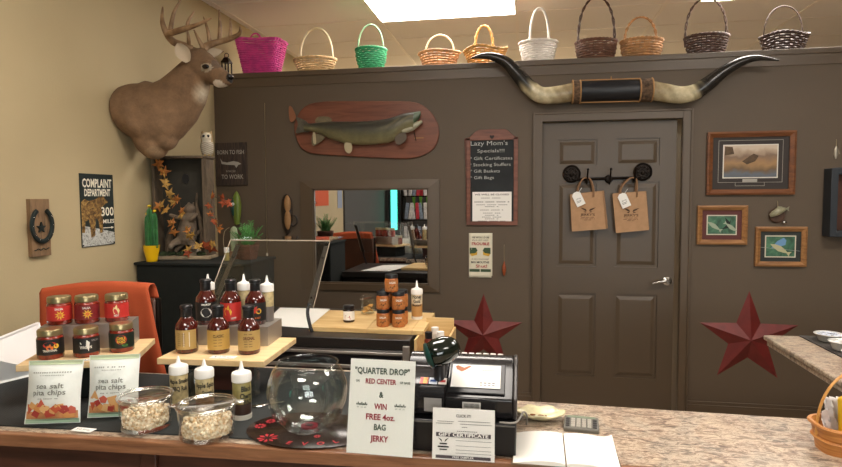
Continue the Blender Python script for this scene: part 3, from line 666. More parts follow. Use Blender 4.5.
# owl
p = aty(207.5, 157, 3.46); t = thing('owl_figurine', 'small pale owl figurine perched on top of the diorama', 'figurine', (p.x, 3.46, cz+dh+.013), (0,0,.35))
q = MB(); q.loft([((0,0,.0),.022,.02,(0,0,1),(0,1,0)),((0,0,.02),.036,.032,(0,0,1),(0,1,0)),((0,0,.06),.042,.038,(0,0,1),(0,1,0)),((0,0,.095),.034,.032,(0,0,1),(0,1,0))], 16); q.ell((0,-.004,.118), (.038,.036,.032)); q.ell((.0,-.036,.112), (.006,.008,.009)); q.ell((-.026,0,.146), (.008,.008,.012)); q.ell((.026,0,.146), (.008,.008,.012))
def oc(v):
    if v.z < .085: return mixc('c9c0ae', '8a7c66', .5+.5*math.sin(v.z*500+v.x*200))
    return mixc('a3885c', 'd8cdb6', 1 if (v.y < -.02 and abs(v.x) < .03) else 0)
organic('owl_body', q, .0045, oc, attr_mat('owl_paint', .7, .3, 100), t, 3)
for sx in (-1, 1):
    e = MB(); e.ell((sx*.014,-.036,.122), (.0085,.004,.0085), 12, 8); e.build('eye', MATS['dark_eye'], t)
q = MB(); [q.ell((sx*.012,-.02,.003), (.008,.014,.005), 8, 5) for sx in (-1,1)]; q.build('foot', mat('owl_foot', 'b89a5a', .7), t)
# yellow pot with cactus
p = atz(155, 260.5, cz); t = thing('potted_cactus', 'columnar green cactus with yellow blooms in a yellow pot', 'potted plant', (-2.235, 3.25, cz))
m_yel = mat('yellow_glaze', 'e8b810', .3); MB().lathe([(.030,0),(.033,.004),(.034,.02),(.045,.07),(.048,.10),(.044,.10),(.042,.09),(0,.088)], 28).build('pot', m_yel, t)
m_cac = mat('cactus_green', '2f6a35', .6, var=.25, scale=30)
for (x, y, h, r) in ((-.022,0,.20,.014),(.0,-.01,.245,.015),(.024,.005,.215,.014),(.01,.022,.15,.013),(-.03,.01,.10,.012),(.036,-.01,.12,.011)):
    q = MB(); n_ = 12; vs = []; fs = []
    for j, f in enumerate((0,.2,.4,.6,.8,.93,1)):
        for i in range(24): 
            rr = r*(1+.18*(1 if i % 2 else -1))*(1 if f < .9 else (.8 if f < .99 else .15)); a = 2*PI*i/24; vs.append((x+rr*math.cos(a), y+rr*math.sin(a), .085+h*f))
    for j in range(6):
        for i in range(24): k = (i+1) % 24; fs.append((j*24+i, j*24+k, (j+1)*24+k, (j+1)*24+i))
    q.add(vs, fs); q.build('cactus_stem', m_cac, t, smooth=0)
for (x, y, z) in ((-.022,0,.292),(.0,-.01,.34),(.024,.005,.31)):
    q = MB(); q.ell((x, y, z), (.011,.011,.008), 10, 6); q.build('bloom', mat('yellow_bloom', 'f0cc28', .6), t)
# fern basket, pale cactus and vial
p = atz(247, 257, cz); bx = -1.705; by = 3.45
t = thing('fern_basket', 'bushy green fern in a round reddish wicker basket on the cabinet', 'potted plant', (bx, by, cz))
q = MB()
for i in range(9): q.tube([((.06+.022*i/8+.003*math.sin(12*a+PI*(i % 2)))*math.cos(a), (.06+.022*i/8+.003*math.sin(12*a+PI*(i % 2)))*math.sin(a), .006+.011*i) for a in [2*PI*k/40 for k in range(40)]], .0055, 5, closed=True)
q.lathe([(0,.003),(.058,.003),(.058,.01),(0,.01)], 16); q.lathe([(0,.085),(.075,.085)], 20); q.build('wicker_pot', mat('reddish_wicker', '5e3c2c', .7, var=.4, scale=30), t)
random.seed(11); q = MB()
for k in range(34):
    a = random.uniform(0, 2*PI); L = random.uniform(.11,.19); el = random.uniform(.85,1.5); d = Vector((math.cos(a)*math.cos(el), math.sin(a)*math.cos(el), math.sin(el))); p0 = Vector((random.uniform(-.03,.03), random.uniform(-.03,.03), .08)); p1 = p0+d*L
    for f in [i/9 for i in range(1, 10)]:
        c_ = p0+d*(L*f)+Vector((0,0,-.03*f*f)); s_ = d.cross(Vector((0,0,1))).normalized()
        for sd in (-1, 1):
            q.add([c_, c_+s_*sd*.018+d*.008+Vector((0,0,.006)), c_+s_*sd*.026+d*.02, c_+s_*sd*.012+d*.016], [(0,1,2,3)])
    q.tube([p0, p0+d*L*.5+Vector((0,0,-.008)), p1+Vector((0,0,-.03))], .0015, 4)
q.build('foliage', mat('fern_green', '4f8a44', .6, var=.35, scale=30), t, smooth=0, fix=False)
t.scale = (.84,.84,.95)
t = thing('pale_cactus', 'pale grey-green furry cactus column left of the fern', 'cactus', (-1.805, 3.47, cz))
MB().lathe([(.03,0),(.036,.05),(.033,.05),(0,.045)], 16).build('pot', mat('terracotta', '6a3f2c', .7), t)
MB().lathe([(.020,.04),(.023,.10),(.024,.16),(.02,.19),(.010,.203),(0,.206)], 16).build('cactus_stem', mat('furry_cactus', '8f9c7a', .9, bump=1, bscale=200), t)
q = MB(); q.tube(spline([(-.01,-.03,.0),(-.055,-.03,.08),(-.05,-.03,.17),(-.02,-.02,.2)], 5), .0022, 5); q.build('wire_hoop', mat('wire', 'a89878', .4, .7), t)
t = thing('seasoning_vial', 'tiny clear vial with white cap left of the fern basket', 'vial', (-1.80, 3.36, cz))
MB().cyl((0,0,0), .016, .05, 14).build('vial_body', mat('vial_gold', '9a8a52', .3), t); MB().cyl((0,0,.05), .016, .03, 14).build('cap', mat('white_cap', 'eceae4', .4), t)

# ================================================================== ON THE BACK WALL
def bw(px, py, dy=0): return aty(px, py, D+dy)
# horn mount
hc = (bw(573,92)+bw(650,90))/2
t = thing('horn_mount', 'pair of long polished cattle horns joined by a black centre band above the door', 'horn mount', (hc.x, D, hc.z), BACK)
def L(px, py, z=0):       # point on the back wall in the mount's frame
    q_ = aty(px, py, D-z); return Vector((q_.x-hc.x, q_.z-hc.z, z))
def horncol(left):
    m = bpy.data.materials.new('horn'); m.use_nodes = True; nt = m.node_tree; b = nt.nodes['Principled BSDF']; b.inputs['Roughness'].default_value = .22
    a = nt.nodes.new('ShaderNodeAttribute'); a.attribute_name = 'col'; nt.links.new(a.outputs['Color'], b.inputs['Base Color']); return m
m_horn = attr_mat('horn', .25, .15, 60)
def horn(px_pts, rs):
    ps = spline([L(*p) for p in px_pts], 8); rr = lerpr(rs, 8); q = MB(); q.tube(ps, rr, 18); o = q.build('horn', m_horn, t, smooth=80, fix=False)
    ca = o.data.color_attributes.new('col', 'FLOAT_COLOR', 'POINT'); n = len(ps)
    for i, v in enumerate(o.data.vertices):
        f = (i//18)/n; k = math.sin(i*12.9)*.5+math.sin(v.co.x*90+v.co.y*60)*.5
        g_ = f+.035*k
        c = mixc('8a7858', 'd6caa6', min(1, f/.2+.25*k)) if g_ < .37 else mixc('c8bb94', '2a2724', min(1, (g_-.37)/.07))
        if g_ > .9: c = mixc('2a2724', '4a4642', .5)
        ca.data[i].color = lin(c)
horn([(573,92,.055),(556,95,.07),(541,95,.09),(530,88,.11),(519,76,.125),(507,63,.13),(494,57,.13),(482,56,.13),(471,58.5,.13)], [.062,.060,.055,.052,.047,.038,.028,.018,.004])
horn([(649,90,.055),(666,93,.07),(681,95,.09),(695,92,.11),(709,83,.125),(723,72,.13),(741,62,.13),(758,58,.13),(779,60.5,.13)], [.062,.060,.056,.052,.047,.038,.028,.018,.004])
a, b_ = L(574,92,.055), L(650,90,.055); v = b_-a
q = MB(); q.tube([a+v*.0, a+v*.02, a+v*.98, b_], [.068,.072,.072,.068], 20); q.build('centre_band', mat('black_leather', '121419', .45), t)
q = MB(); q.tube([a+v*-.02, a+v*.07], [.076,.076], 20); q.build('fur_band', mat('fur_band', '5e4a38', .95, var=.5, scale=50, bump=1, bscale=160), t)
q = MB(); q.tube([a+v*.86, a+v*1.02], [.076,.076], 20); q.build('fur_band', MATS['fur_band'], t)
m_rope = mat('tan_rope', 'a87f50', .8, bump=.8, bscale=200)
for f in (-.02, .08, .86, 1.02):
    q = MB(); c_ = a+v*f; q.tube([c_+Vector((0, .076*math.cos(k*PI/12), .076*math.sin(k*PI/12))) for k in range(24)], .005, 6, closed=True); q.build('rope_trim', m_rope, t)
for s_ in (-1, 1):
    q = MB(); q.tube([a+v*.08+Vector((0, s_*.073, .012)), a+v*.86+Vector((0, s_*.073, .012))], .005, 6); q.build('rope_trim', m_rope, t)
q = MB(); q.tube([a+v*.5+Vector((0,.07,-.01)), a+v*.5+Vector((0,.10,-.03))], .004, 6); q.build('hanging_loop', m_rope, t)

# fish on plaque
fc = bw(367, 129)
t = thing('mounted_fish', 'long green pike with open jaws mounted on a rounded reddish wooden plaque', 'fish mount', (fc.x, D, fc.z), BACK)
def LF(px, py, z=.02): q_ = aty(px, py, D-z); return (q_.x-fc.x, q_.z-fc.z)
pl_out = []
for px, py in [(296,118),(304,107),(318,102),(345,101),(380,101),(410,101.5),(424,106),(434,116),(439,129),(437,143),(428,153),(410,158.5),(380,158),(345,156),(315,154),(302,149),(296,138),(294,128)]: pl_out.append(LF(px, py))
n_ = len(pl_out); sm_ = []
for i in range(n_):
    p0, p1, p2, p3 = (Vector(pl_out[(i+k) % n_]) for k in (-1,0,1,2))
    for k in range(5):
        u = k/5; q_ = .5*((2*p1)+(p2-p0)*u+(2*p0-5*p1+4*p2-p3)*u*u+(3*p1-p0-3*p2+p3)*u**3); sm_.append((q_.x, q_.y))
sm_.reverse()
o = MB().prism(sm_, .0, .02).build('plaque', ramp_mat('cherry_plaque', [(.3,'5e3426'),(.55,'7c4a36'),(.75,'683c2c')], 3, .35, (1,8,8), 4, .6, 0, .3), t, smooth=30, bevel=.005)
# the fish body: stations of (px, top y, bottom y)
ST = [(305,123.5,131),(312,123.5,131.5),(320,122.5,134),(330,121.5,139),(345,121.5,143.5),(360,121.5,145),(375,120.5,144.5),(388,118.5,143),(396,116,139.5),(403,113.5,133),(409,112.5,131),(414,112.5,130)]
q = MB(); rg = []
for i, (px, ty, by_) in enumerate(ST):
    x0, yt = LF(px, ty, .06); _, yb = LF(px, by_, .06); ry = (yt-yb)/2; rg.append(((x0, (yt+yb)/2, .058), .028+ry*.28, ry, (1,0,0), (0,1,0)))
q.loft(rg, 24); o = q.build('fish_body', attr_mat('pike_skin', .35, .4, 150), t, smooth=80, fix=False)
ca = o.data.color_attributes.new('col', 'FLOAT_COLOR', 'POINT')
for i, vv in enumerate(o.data.vertices):
    s_ = math.sin(2*PI*(i % 24)/24); k = math.sin(vv.co.x*170)*math.sin(vv.co.y*190+vv.co.x*30)
    c = mixc('6f6a4a', '35332a', (s_+.3)*1.3) if s_ > -.45 else mixc('8f8560', '6f6a4a', (s_+1)*1.5)
    if k > .5 and -.4 < s_ < .6: c = mixc(c, '8f8a68', .5)
    ca.data[i].color = lin(c)
m_fin = mat('fin_brown', '6e6248', .5, var=.3, scale=30)
m_headp = mat('pike_head', '4a5a44', .35, var=.2, scale=30)
def jaw(name, pts_, z0, z1, m): 
    q = MB(); q.prism([LF(px, py, .06) for px, py in reversed(pts_)], z0, z1, inset=.0); return q.build(name, m, t, bevel=.003)
q = MB(); J = [(409,112.5,124),(414,112,123),(418,111.5,119.5),(420.5,111,115)]; rg = []
for px, ty, by_ in J:
    x0, yt = LF(px, ty, .06); _, yb = LF(px, by_, .06); rg.append(((x0, (yt+yb)/2, .058), .03*(1 if px < 416 else .6), (yt-yb)/2, (1,.15,0), (0,1,0)))
q.loft(rg, 16); q.build('upper_jaw', m_headp, t, smooth=80)
q = MB(); rg = []
for px, ty, by_ in [(402,125,134),(407,125,133),(412,124,131),(418,121.5,126.5),(422,120,123)]:
    x0, yt = LF(px, ty, .06); _, yb = LF(px, by_, .06); rg.append(((x0, (yt+yb)/2, .060), .032*(1 if px < 416 else .6), (yt-yb)/2, (1,.3,0), (0,1,0)))
q.loft(rg, 16); q.build('lower_jaw', mat('pale_jaw', 'b0ae96', .4, var=.15, scale=20), t, smooth=80)
q = MB(); x_, y_ = LF(411, 115.5, .09); q.ell((x_, y_, .085), (.008,.008,.006), 12, 8); q.build('eye', mat('fish_eye', 'c0a040', .2), t)
def fin(name, pts_, z, m=None):
    ps = [Vector(LF(px, py, z)) for px, py in pts_]; n_ = len(ps); out = []
    for i in range(n_):
        p0, p1, p2, p3 = (ps[(i+k) % n_] for k in (-1,0,1,2))
        for k in range(4):
            u = k/4; v_ = .5*((2*p1)+(p2-p0)*u+(2*p0-5*p1+4*p2-p3)*u*u+(3*p1-p0-3*p2+p3)*u**3); out.append((v_.x, v_.y))
    q = MB(); q.prism(out[::-1], z-.003, z+.003); q.build(name, m or m_fin, t, smooth=0)
fin('tail_fin', [(308,123),(301,118.5),(296,117.5),(298,124),(296,133),(303,132),(309,131.5)], .05, mat('tail_fin', '5b5648', .5, var=.3, scale=25))
fin('tail_tip', [(289.5,106),(293,109),(296,118),(291,122),(289,114)], .03, mat('tail_tip', '8c5a3c', .6))
fin('dorsal_fin', [(316,122.5),(318,117),(329,117),(331,121.5)], .05); fin('anal_fin', [(313,134),(312,144),(316,145),(325,137)], .06); fin('anal_fin', [(313,133),(313.5,143),(316,143),(315,133)], .066, mat('fin_pale', 'b3a584', .5))
fin('pelvic_fin', [(345,143),(345,150),(349,153.5),(352,150),(351,143)], .075, MATS['fin_pale']); fin('pectoral_fin', [(396,135),(395,141),(399,145),(406,140),(405,133)], .085, mat('fin_dark', '55493a', .5))
q = MB(); x_, y_ = LF(414, 124, .06); q.tube([(x_, y_-.0, .06), (x_, y_-.06, .06), (x_+.012, y_-.12, .05)], .003, 6); q.build('fishing_line', m_darkmetal, t)
q = MB(); x_, y_ = LF(419, 138, .02); q.box((x_, y_, .023), (.07, .006, .005)); q.build('lure_bar', m_rope, t)

# mirror
m0, m1_ = bw(313.5,189), bw(429.5,285); o0, o1 = bw(300.5,180.5), bw(440,292); mcx, mcz = (o0.x+o1.x)/2, (o0.z+o1.z)/2
t = thing('wall_mirror', 'wide rectangular mirror in a brown painted frame reflecting the shop', 'mirror', (mcx, D, mcz), BACK)
a0, a1, b0, b1 = o0.x-mcx, o1.x-mcx, o1.z-mcz, o0.z-mcz; c0_, c1_, d0, d1 = m0.x-mcx, m1_.x-mcx, m1_.z-mcz, m0.z-mcz
q = MB(); zz = .004
outer = [(a0,b0),(a1,b0),(a1,b1),(a0,b1)]; inner = [(c0_,d0),(c1_,d0),(c1_,d1),(c0_,d1)]
q.add([(x,y,0) for x,y in outer]+[(x,y,.018) for x,y in outer]+[(x,y,.028) for x,y in inner]+[(x,y,0) for x,y in inner], [f_ for i in range(4) for f_ in ((i,(i+1)%4,(i+1)%4+4,i+4),(i+4,(i+1)%4+4,(i+1)%4+8,i+8),(i+8,(i+1)%4+8,(i+1)%4+12,i+12))])
q.build('frame', m_trim, t, smooth=0)
q = MB(); 
for f_, g_ in (((c0_+.006, (d0+d1)/2), (.012, d1-d0)), ((c1_-.006, (d0+d1)/2), (.012, d1-d0)), (((c0_+c1_)/2, d0+.006), (c1_-c0_, .012)), (((c0_+c1_)/2, d1-.006), (c1_-c0_, .012))): q.box((*f_, .010), (*g_, .014))
q.build('inner_lip', m_trim, t)
MB().box(((c0_+c1_)/2, (d0+d1)/2, .004), (c1_-c0_, d1-d0, .004)).build('mirror_glass', m_mirror, t)

# chalkboard
cbc = bw(492, 181); t = thing('chalkboard', 'tall wood-framed chalkboard listing specials with a white notice at the bottom', 'chalkboard', (cbc.x, D, cbc.z), BACK)
def LL(c, px, py): q_ = bw(px, py); return (q_.x-c.x, q_.z-c.z)
x0, yb = LL(cbc, 466.8, 225); x1, _ = LL(cbc, 517.5, 225); _, yt = LL(cbc, 467, 138.5); _, yp = LL(cbc, 492, 129.5); W2 = (x1-x0)/2; xm = (x0+x1)/2
m_cherry = ramp_mat('chalk_frame_wood', [(.3,'5e3426'),(.6,'7c4a36')], 5, .45, (1,8,8), 3, .4)
q = MB(); bt = .028
q.prism([(x0,yb),(x1,yb),(x1,yb+bt),(x0,yb+bt)], 0, .02); q.prism([(x0,yb+bt),(x0+bt,yb+bt),(x0+bt,yt),(x0,yt)], 0, .02); q.prism([(x1-bt,yb+bt),(x1,yb+bt),(x1,yt),(x1-bt,yt)], 0, .02)
arch = [(x0,yt-bt*.6),(x1,yt-bt*.6),(x1,yt)]+[(xm+W2*math.cos(a), yt+(yp-yt)*(.5-.5*math.cos(min(1, (1-abs(math.cos(a)))*1.9)*PI))) for a in [PI*k/24 for k in range(2, 23)]]+[(x0,yt)]
q.prism(arch, 0, .02); q.build('frame', m_cherry, t, smooth=0, bevel=.002)
MB().box((xm, (yb+yt)/2, .006), (2*W2-.02, yt-yb-.02, .008)).build('slate', mat('slate', '25282a', .8, var=.25, scale=5), t)
ht = [(.016*math.sin(a)**3, .0135*(math.cos(a)-.38*math.cos(2*a)-.15*math.cos(3*a)-.07*math.cos(4*a))) for a in [2*PI*k/24 for k in range(24)]]
MB().at((xm, yt+.005, .0205)).prism([(-x, y) for x, y in ht], 0, .002).build('heart_cutout', mat('heart_dark', '2b2320', .8), t, smooth=0)
q = MB()
for s_, px, py, h_, w_ in (('Lazy Mom\'s', 489, 143.5, .032, .26), ('Specials!!!', 491, 151, .024, .19), ('* Gift Certificates', 491, 158.5, .023, .30), ('* Stocking Stuffers', 490, 164.8, .023, .29), ('* Gift Baskets', 485, 171.3, .022, .21), ('* Gift Bags', 482, 177.8, .022, .17)):
    x_, y_ = LL(cbc, px, py); q.text(s_, x_, y_, h_, .0105, fit=w_)
q.build('chalk_writing', mat('chalk', 'b8bab6', .9), t, smooth=0)
p0, p1 = LL(cbc, 472.5, 192), LL(cbc, 511.5, 222.5); q = MB(); q.box(((p0[0]+p1[0])/2, (p0[1]+p1[1])/2, .0112), (p1[0]-p0[0], p0[1]-p1[1], .0015)); nt_ = q.build('notice', m_white, t)
q = MB(); nx = (p0[0]+p1[0])/2; nw = p1[0]-p0[0]; nh = p0[1]-p1[1]
q.text('WE WILL BE CLOSED', nx, p0[1]-nh*.09, .011, .0122, fit=nw*.88, bold=.02)
for f, w_ in ((.2,.55),(.33,.9),(.42,.8),(.48,.35),(.59,.6),(.69,.45),(.76,.35),(.82,.5),(.88,.35),(.95,.7)):
    n2 = int(w_*22); 
    for k in range(n2):
        if k % 6 != 5: q.rect(nx+nw*w_*(k/n2-.5), p0[1]-nh*f-.002, nx+nw*w_*((k+.8)/n2-.5), p0[1]-nh*f+(.003 if f == .33 else .0015), .0122)
q.build('notice_text', mat('notice_ink', '5a5452', .8), nt_, smooth=0)
# towel
a, b_ = bw(469,233), bw(491.5,277.5); tc_ = (a+b_)/2; tw, th = b_.x-a.x, a.z-b_.z
t = thing('tea_towel', 'cream printed tea towel with bass fish hanging under the chalkboard', 'towel', (tc_.x, D+.008, tc_.z), BACK)
q = MB(); n_ = 14
for lay, (zz, dx, dyb) in enumerate(((.016,0,0),(.008,.006,.012))):
    vs = []
    for i in range(n_+1):
        for j in range(9): x = -tw/2+tw*j/8+dx; vs.append((x, th/2-(th-dyb)*i/n_, zz+.003*math.sin(j*1.6+i*.1)))
    q.add(vs, [(i*9+j, i*9+j+1, (i+1)*9+j+1, (i+1)*9+j) for i in range(n_) for j in range(8)])
o = q.build('towel_cloth', mat('cream_cotton', 'e0dac4', .95), t, smooth=80, fix=False); sd = o.modifiers.new('s', 'SOLIDIFY'); sd.thickness = .003
m_tg = mat('towel_green', '3d5238', .8); m_tr = mat('towel_red', 'a83030', .8); m_tk = mat('towel_black', '33322c', .8); m_ty = mat('towel_yellow', 'd2a83c', .8)
zt_ = .0215; q = MB(); q.text('WE WOULD BE', 0, .128, .012, zt_, fit=tw*.8, bold=.02); q.text('IN A LOT LESS', 0, .108, .010, zt_, fit=tw*.7); q.text('IF WE COULD KEEP', 0, -.028, .010, zt_, fit=tw*.75); q.text('BIG MOUTHS', 0, -.050, .014, zt_, fit=tw*.8, bold=.03); q.build('black_print', m_tk, t, smooth=0)
q = MB(); q.text('TROUBLE', 0, .082, .02, zt_, fit=tw*.82, bold=.03); q.text('Shut!', .01, -.078, .022, zt_, fit=tw*.5, bold=.02); q.build('red_print', m_tr, t, smooth=0)
q = MB()
for s_ in (-1, 1): q.flat([(s_*.074,.055),(s_*.03,.055),(s_*.018,.035),(s_*.035,.015),(s_*.074,.01)], zt_)
q.rect(-tw/2+.004, -.118, tw/2-.004, -.098, zt_); q.build('green_print', m_tg, t, smooth=0)
q = MB()
for s_ in (-1, 1): q.flat([(s_*.074,.012),(s_*.035,.016),(s_*.02,.03),(s_*.022,.004),(s_*.06,-.006)], zt_+.0003)
q.build('yellow_print', m_ty, t, smooth=0)
# small hanging lures
def lure(px, y0, y1, label, m, r, wire=True):
    a, b_ = bw(px, y0), bw(px, y1); L_ = a.z-b_.z; t = thing('hanging_lure', label, 'fishing lure', (a.x, D-.02, b_.z))
    MB().lathe([(.001,0),(r*.5,.005),(r,L_*.2),(r*.9,L_*.3),(r*.35,L_*.42),(.002,L_*.48)], 14).build('lure_body', m, t)
    q = MB(); q.tube([(0,0,L_*.46), (0,0,L_)], .0018, 6); q.tube([(0,0,L_), (0,.02,L_+.002)], .002, 6); q.build('wire', MATS['wire'], t)
lure(504.3, 245, 275.5, 'thin orange-brown spindle lure hanging on a wire beside the tea towel', mat('orange_lacquer', '9a4a24', .35), .014)
# green and brown decoys
def decoy(px, y0, y1, label, colors, r, two):
    a, b_ = bw(px, y0), bw(px, y1); L_ = a.z-b_.z; t = thing('wooden_decoy', label, 'fish decoy', (a.x, D-.026, b_.z))
    return t, L_
t, L_ = decoy(238, 191, 225, 'green wooden fish decoy hanging nose up above the fern', None, .04, False)
MB().lathe([(.003,0),(.02,.01),(.032,L_*.35),(.036,L_*.6),(.028,L_*.82),(.012,L_*.95),(.002,L_)], 20, sq=.8).build('decoy_body', mat('decoy_green', '6c8030', .4, var=.3, scale=10), t)
MB().lathe([(.003,L_*.25),(.016,L_*.3),(.022,L_*.5),(.020,L_*.7),(.004,L_*.82)], 16, (-.02,-.008,0)).build('teal_side', mat('decoy_teal', '17443f', .35), t)
q = MB(); q.at((-.012,-.034,L_*.62), (PI/2,0,0)).lathe([(.011,0),(.011,.004),(.007,.005)], 14); q.build('eye', m_white, t)
q = MB(); q.ell((-.012,-.040,L_*.62), (.005,.003,.005), 10, 6); q.build('pupil', m_black, t)
t, L_ = decoy(288, 194, 235, 'dark wooden decoy with two tan carved lobes left of the mirror', None, .04, True)
MB().lathe([(.002,0),(.02,.03),(.04,L_*.3),(.045,L_*.6),(.040,L_*.85),(.02,L_*.97),(.003,L_)], 20, sq=.55).build('decoy_body', mat('decoy_dark', '2a201a', .5), t)
m_lobe = mat('tan_wood', '9c7448', .6, var=.15, scale=20)
for z_, h_ in ((L_*.76, L_*.21), (L_*.38, L_*.24)): MB().at((.012,-.018,z_)).ell((0,0,0), (.026,.016,h_)).build('carved_lobe', m_lobe, t)
q = MB(); q.tube(spline([(.03,-.01,L_*.5),(.075,-.01,L_*.45),(.08,-.01,L_*.3),(.05,-.01,L_*.22),(.03,-.01,L_*.3)], 5), .006, 6); q.build('tail_loop', MATS['decoy_dark'], t)
q = MB(); q.tube([(-.01,0,.01),(-.01,0,-.06)], .0025, 6); q.build('cord', m_darkmetal, t)
# burn sign
a, b_ = bw(216,143), bw(248,185.5); cc = (a+b_)/2; t = thing('fishing_sign', 'dark rustic board sign about being born to fish, in the corner', 'sign', (cc.x, D, cc.z), BACK)
sw, sh = b_.x-a.x, a.z-b_.z; MB().box((0,0,.009), (sw, sh, .018)).build('board', ramp_mat('dark_board', [(.35,'2a221d'),(.6,'4a3a30')], 6, .8, (9,1,9)), t, bevel=.003)
q = MB(); q.text('BORN TO FISH', 0, sh*.27, .032, .0185, fit=sw*.86, bold=.01); q.text('FORCED', -.0, -sh*.17, .014, .0185, fit=sw*.3); q.text('TO WORK', .01, -sh*.30, .034, .0185, fit=sw*.7, bold=.01)
q.flat([(-.085,.045),(-.07,.02),(-.03,.012),(.02,.022),(.06,.015),(.085,.0),(.06,-.008),(.045,-.03),(.03,-.008),(-.03,-.005),(-.075,.002)], .0186)
q.build('white_paint', mat('worn_white', 'a39d92', .9), t, smooth=0)
# pull cord
a, b_ = bw(265, 103), bw(267.5, 256); t = thing('pull_cord', 'thin pale cord hanging straight down the back wall with a small toggle', 'cord', (b_.x, D-.006, b_.z))
MB().tube([(0,0,.02),(a.x-b_.x,0,a.z-b_.z)], .0022, 6).build('cord', MATS['wire'], t); MB().lathe([(.002,0),(.008,.006),(.006,.02),(.002,.025)], 12).build('toggle', m_lframe, t)

# stars
def star(px, py, Rr, label, rot=0):
    c = bw(px, py); t = tag(bpy.data.objects.new('x', None), label, 'star') if 0 else None
    vs = [(0,0,.06)]; 
    for k in range(10): a = PI/2+PI*k/5+rot; r = Rr if k % 2 == 0 else Rr*.40; vs.append((r*math.cos(a), r*math.sin(a), .002))
    q = MB(); q.add(vs, [(0, k+1, (k+1) % 10+1) for k in range(10)]+[tuple(range(10, 0, -1))]); o = q.build('barn_star', m_star, None, smooth=0); o.location = (c.x, D+.002, c.z); o.rotation_euler = BACK
    tag(o, label, 'star', None); return o
star(483.5, 333.5, .29, 'red metal barn star on the wall behind the cash register')
star(748, 338.5, .322, 'larger red metal barn star right of the door, cut off by the side counter')

# frames
m_fr1 = ramp_mat('walnut_frame', [(.3,'5c361f'),(.6,'7c4c2a')], 6, .4, (1,9,9), 3, .4, 0, .3); m_fr2 = ramp_mat('oak_frame', [(.3,'7e5530'),(.6,'a37546')], 6, .4, (1,9,9), 3, .4, 0, .3)
def frame(x0, y0, x1, y1, label, mfr, fw, matcol, pic, border='cfc8b4'):
    a, b_ = bw(x0, y0), bw(x1, y1); cc = (a+b_)/2; w, h = b_.x-a.x, a.z-b_.z; t = thing('framed_picture', label, 'picture', (cc.x, D, cc.z), BACK)
    q = MB(); O4 = [(-w/2,-h/2),(w/2,-h/2),(w/2,h/2),(-w/2,h/2)]; I4 = [(x-math.copysign(fw, x), y-math.copysign(fw, y)) for x, y in O4]; M4 = [(x-math.copysign(fw*.35, x), y-math.copysign(fw*.35, y)) for x, y in O4]
    q.add([(x,y,0) for x,y in O4]+[(x,y,.022) for x,y in O4]+[(x,y,.028) for x,y in M4]+[(x,y,.014) for x,y in I4]+[(x,y,.004) for x,y in I4], [f_ for k in range(4) for i in range(4) for f_ in ((i+4*k,(i+1)%4+4*k,(i+1)%4+4*k+4,i+4*k+4),)])
    q.build('frame', mfr, t, smooth=0)
    MB().box((0,0,.004), (w-fw*1.9, h-fw*1.9, .004)).build('mat_board', mat(label[:12]+'mat', matcol, .7), t)
    pw, ph, pyo = pic['size']; pw *= w; ph *= h; o = pyo*h
    MB().rect(-pw/2-.007, -ph/2-.007+o, pw/2+.007, ph/2+.007+o, .0065).build('mount_border', mat('bd'+border, border, .7), t, smooth=0)
    MB().rect(-pw/2, -ph/2+o, pw/2, ph/2+o, .0068).build('art_print', pic['mat'], t, smooth=0)
    return t, w, h, pw, ph, o
lm = bpy.data.materials.new('landscape_print'); lm.use_nodes = True; nt = lm.node_tree; b = nt.nodes['Principled BSDF']; tc = nt.nodes.new('ShaderNodeTexCoord'); sp = nt.nodes.new('ShaderNodeSeparateXYZ'); nz = nt.nodes.new('ShaderNodeTexNoise'); nz.inputs['Scale'].default_value = 14; nz.inputs['Detail'].default_value = 6
ad = nt.nodes.new('ShaderNodeMath'); ad.operation = 'MULTIPLY_ADD'; ad.inputs[1].default_value = .35; rp = nt.nodes.new('ShaderNodeValToRGB'); mr = nt.nodes.new('ShaderNodeMapRange'); mr.inputs[1].default_value = -.10; mr.inputs[2].default_value = .14
nt.links.new(tc.outputs['Object'], sp.inputs[0]); nt.links.new(sp.outputs['Y'], mr.inputs[0]); nt.links.new(tc.outputs['Object'], nz.inputs['Vector']); nt.links.new(nz.outputs['Fac'], ad.inputs[0]); nt.links.new(mr.outputs[0], ad.inputs[2]); nt.links.new(ad.outputs[0], rp.inputs[0]); nt.links.new(rp.outputs[0], b.inputs['Base Color'])
cr_ = rp.color_ramp; [cr_.elements.new(.5) for _ in range(5)]
for e, (p_, c_) in zip(cr_.elements, ((0,'4a4c4e'),(.3,'5f666e'),(.42,'6e5638'),(.6,'a07c50'),(.78,'7d6450'),(.92,'b29c84'),(1.,'c6b6a0'))): e.position = p_; e.color = lin(c_)
t, w, h, pw, ph, o = frame(707,132.5,793.5,194.5, 'largest framed wildlife landscape print, in a dark brown frame right of the door', m_fr1, .036, '332c28', dict(size=(.60,.50,.03), mat=lm), 'd8d4c8')
q = MB()
def outline(q, x0, y0, x1, y1, z, k=.0022):
    for a in ((x0,y0,x1,y0+k),(x0,y1-k,x1,y1),(x0,y0,x0+k,y1),(x1-k,y0,x1,y1)): q.rect(*a, z)
outline(q, -pw/2-.035, -ph/2-.035+o, pw/2+.035, ph/2+.035+o, .0067); outline(q, -.09, -ph/2-.058+o, .09, -ph/2-.033+o, .0067)
q.rect(-.045, -ph/2-.033+o, .045, -ph/2-.012+o, .0069); q.build('mat_lines', mat('mat_line', 'a8a49a', .7), t, smooth=0)
q = MB(); q.flat([(-.02,-.02+o),(.03,.0+o),(.05,.035+o),(.02,.05+o),(-.01,.03+o),(-.05,.0+o)], .0071); q.flat([(-pw/2+.004,.04+o),(-.10,.05+o),(-.11,.095+o),(-pw/2+.004,.10+o)], .0071); q.build('painted_trees', mat('painted_brown', '54412c', .7, var=.3, scale=30), t, smooth=0)
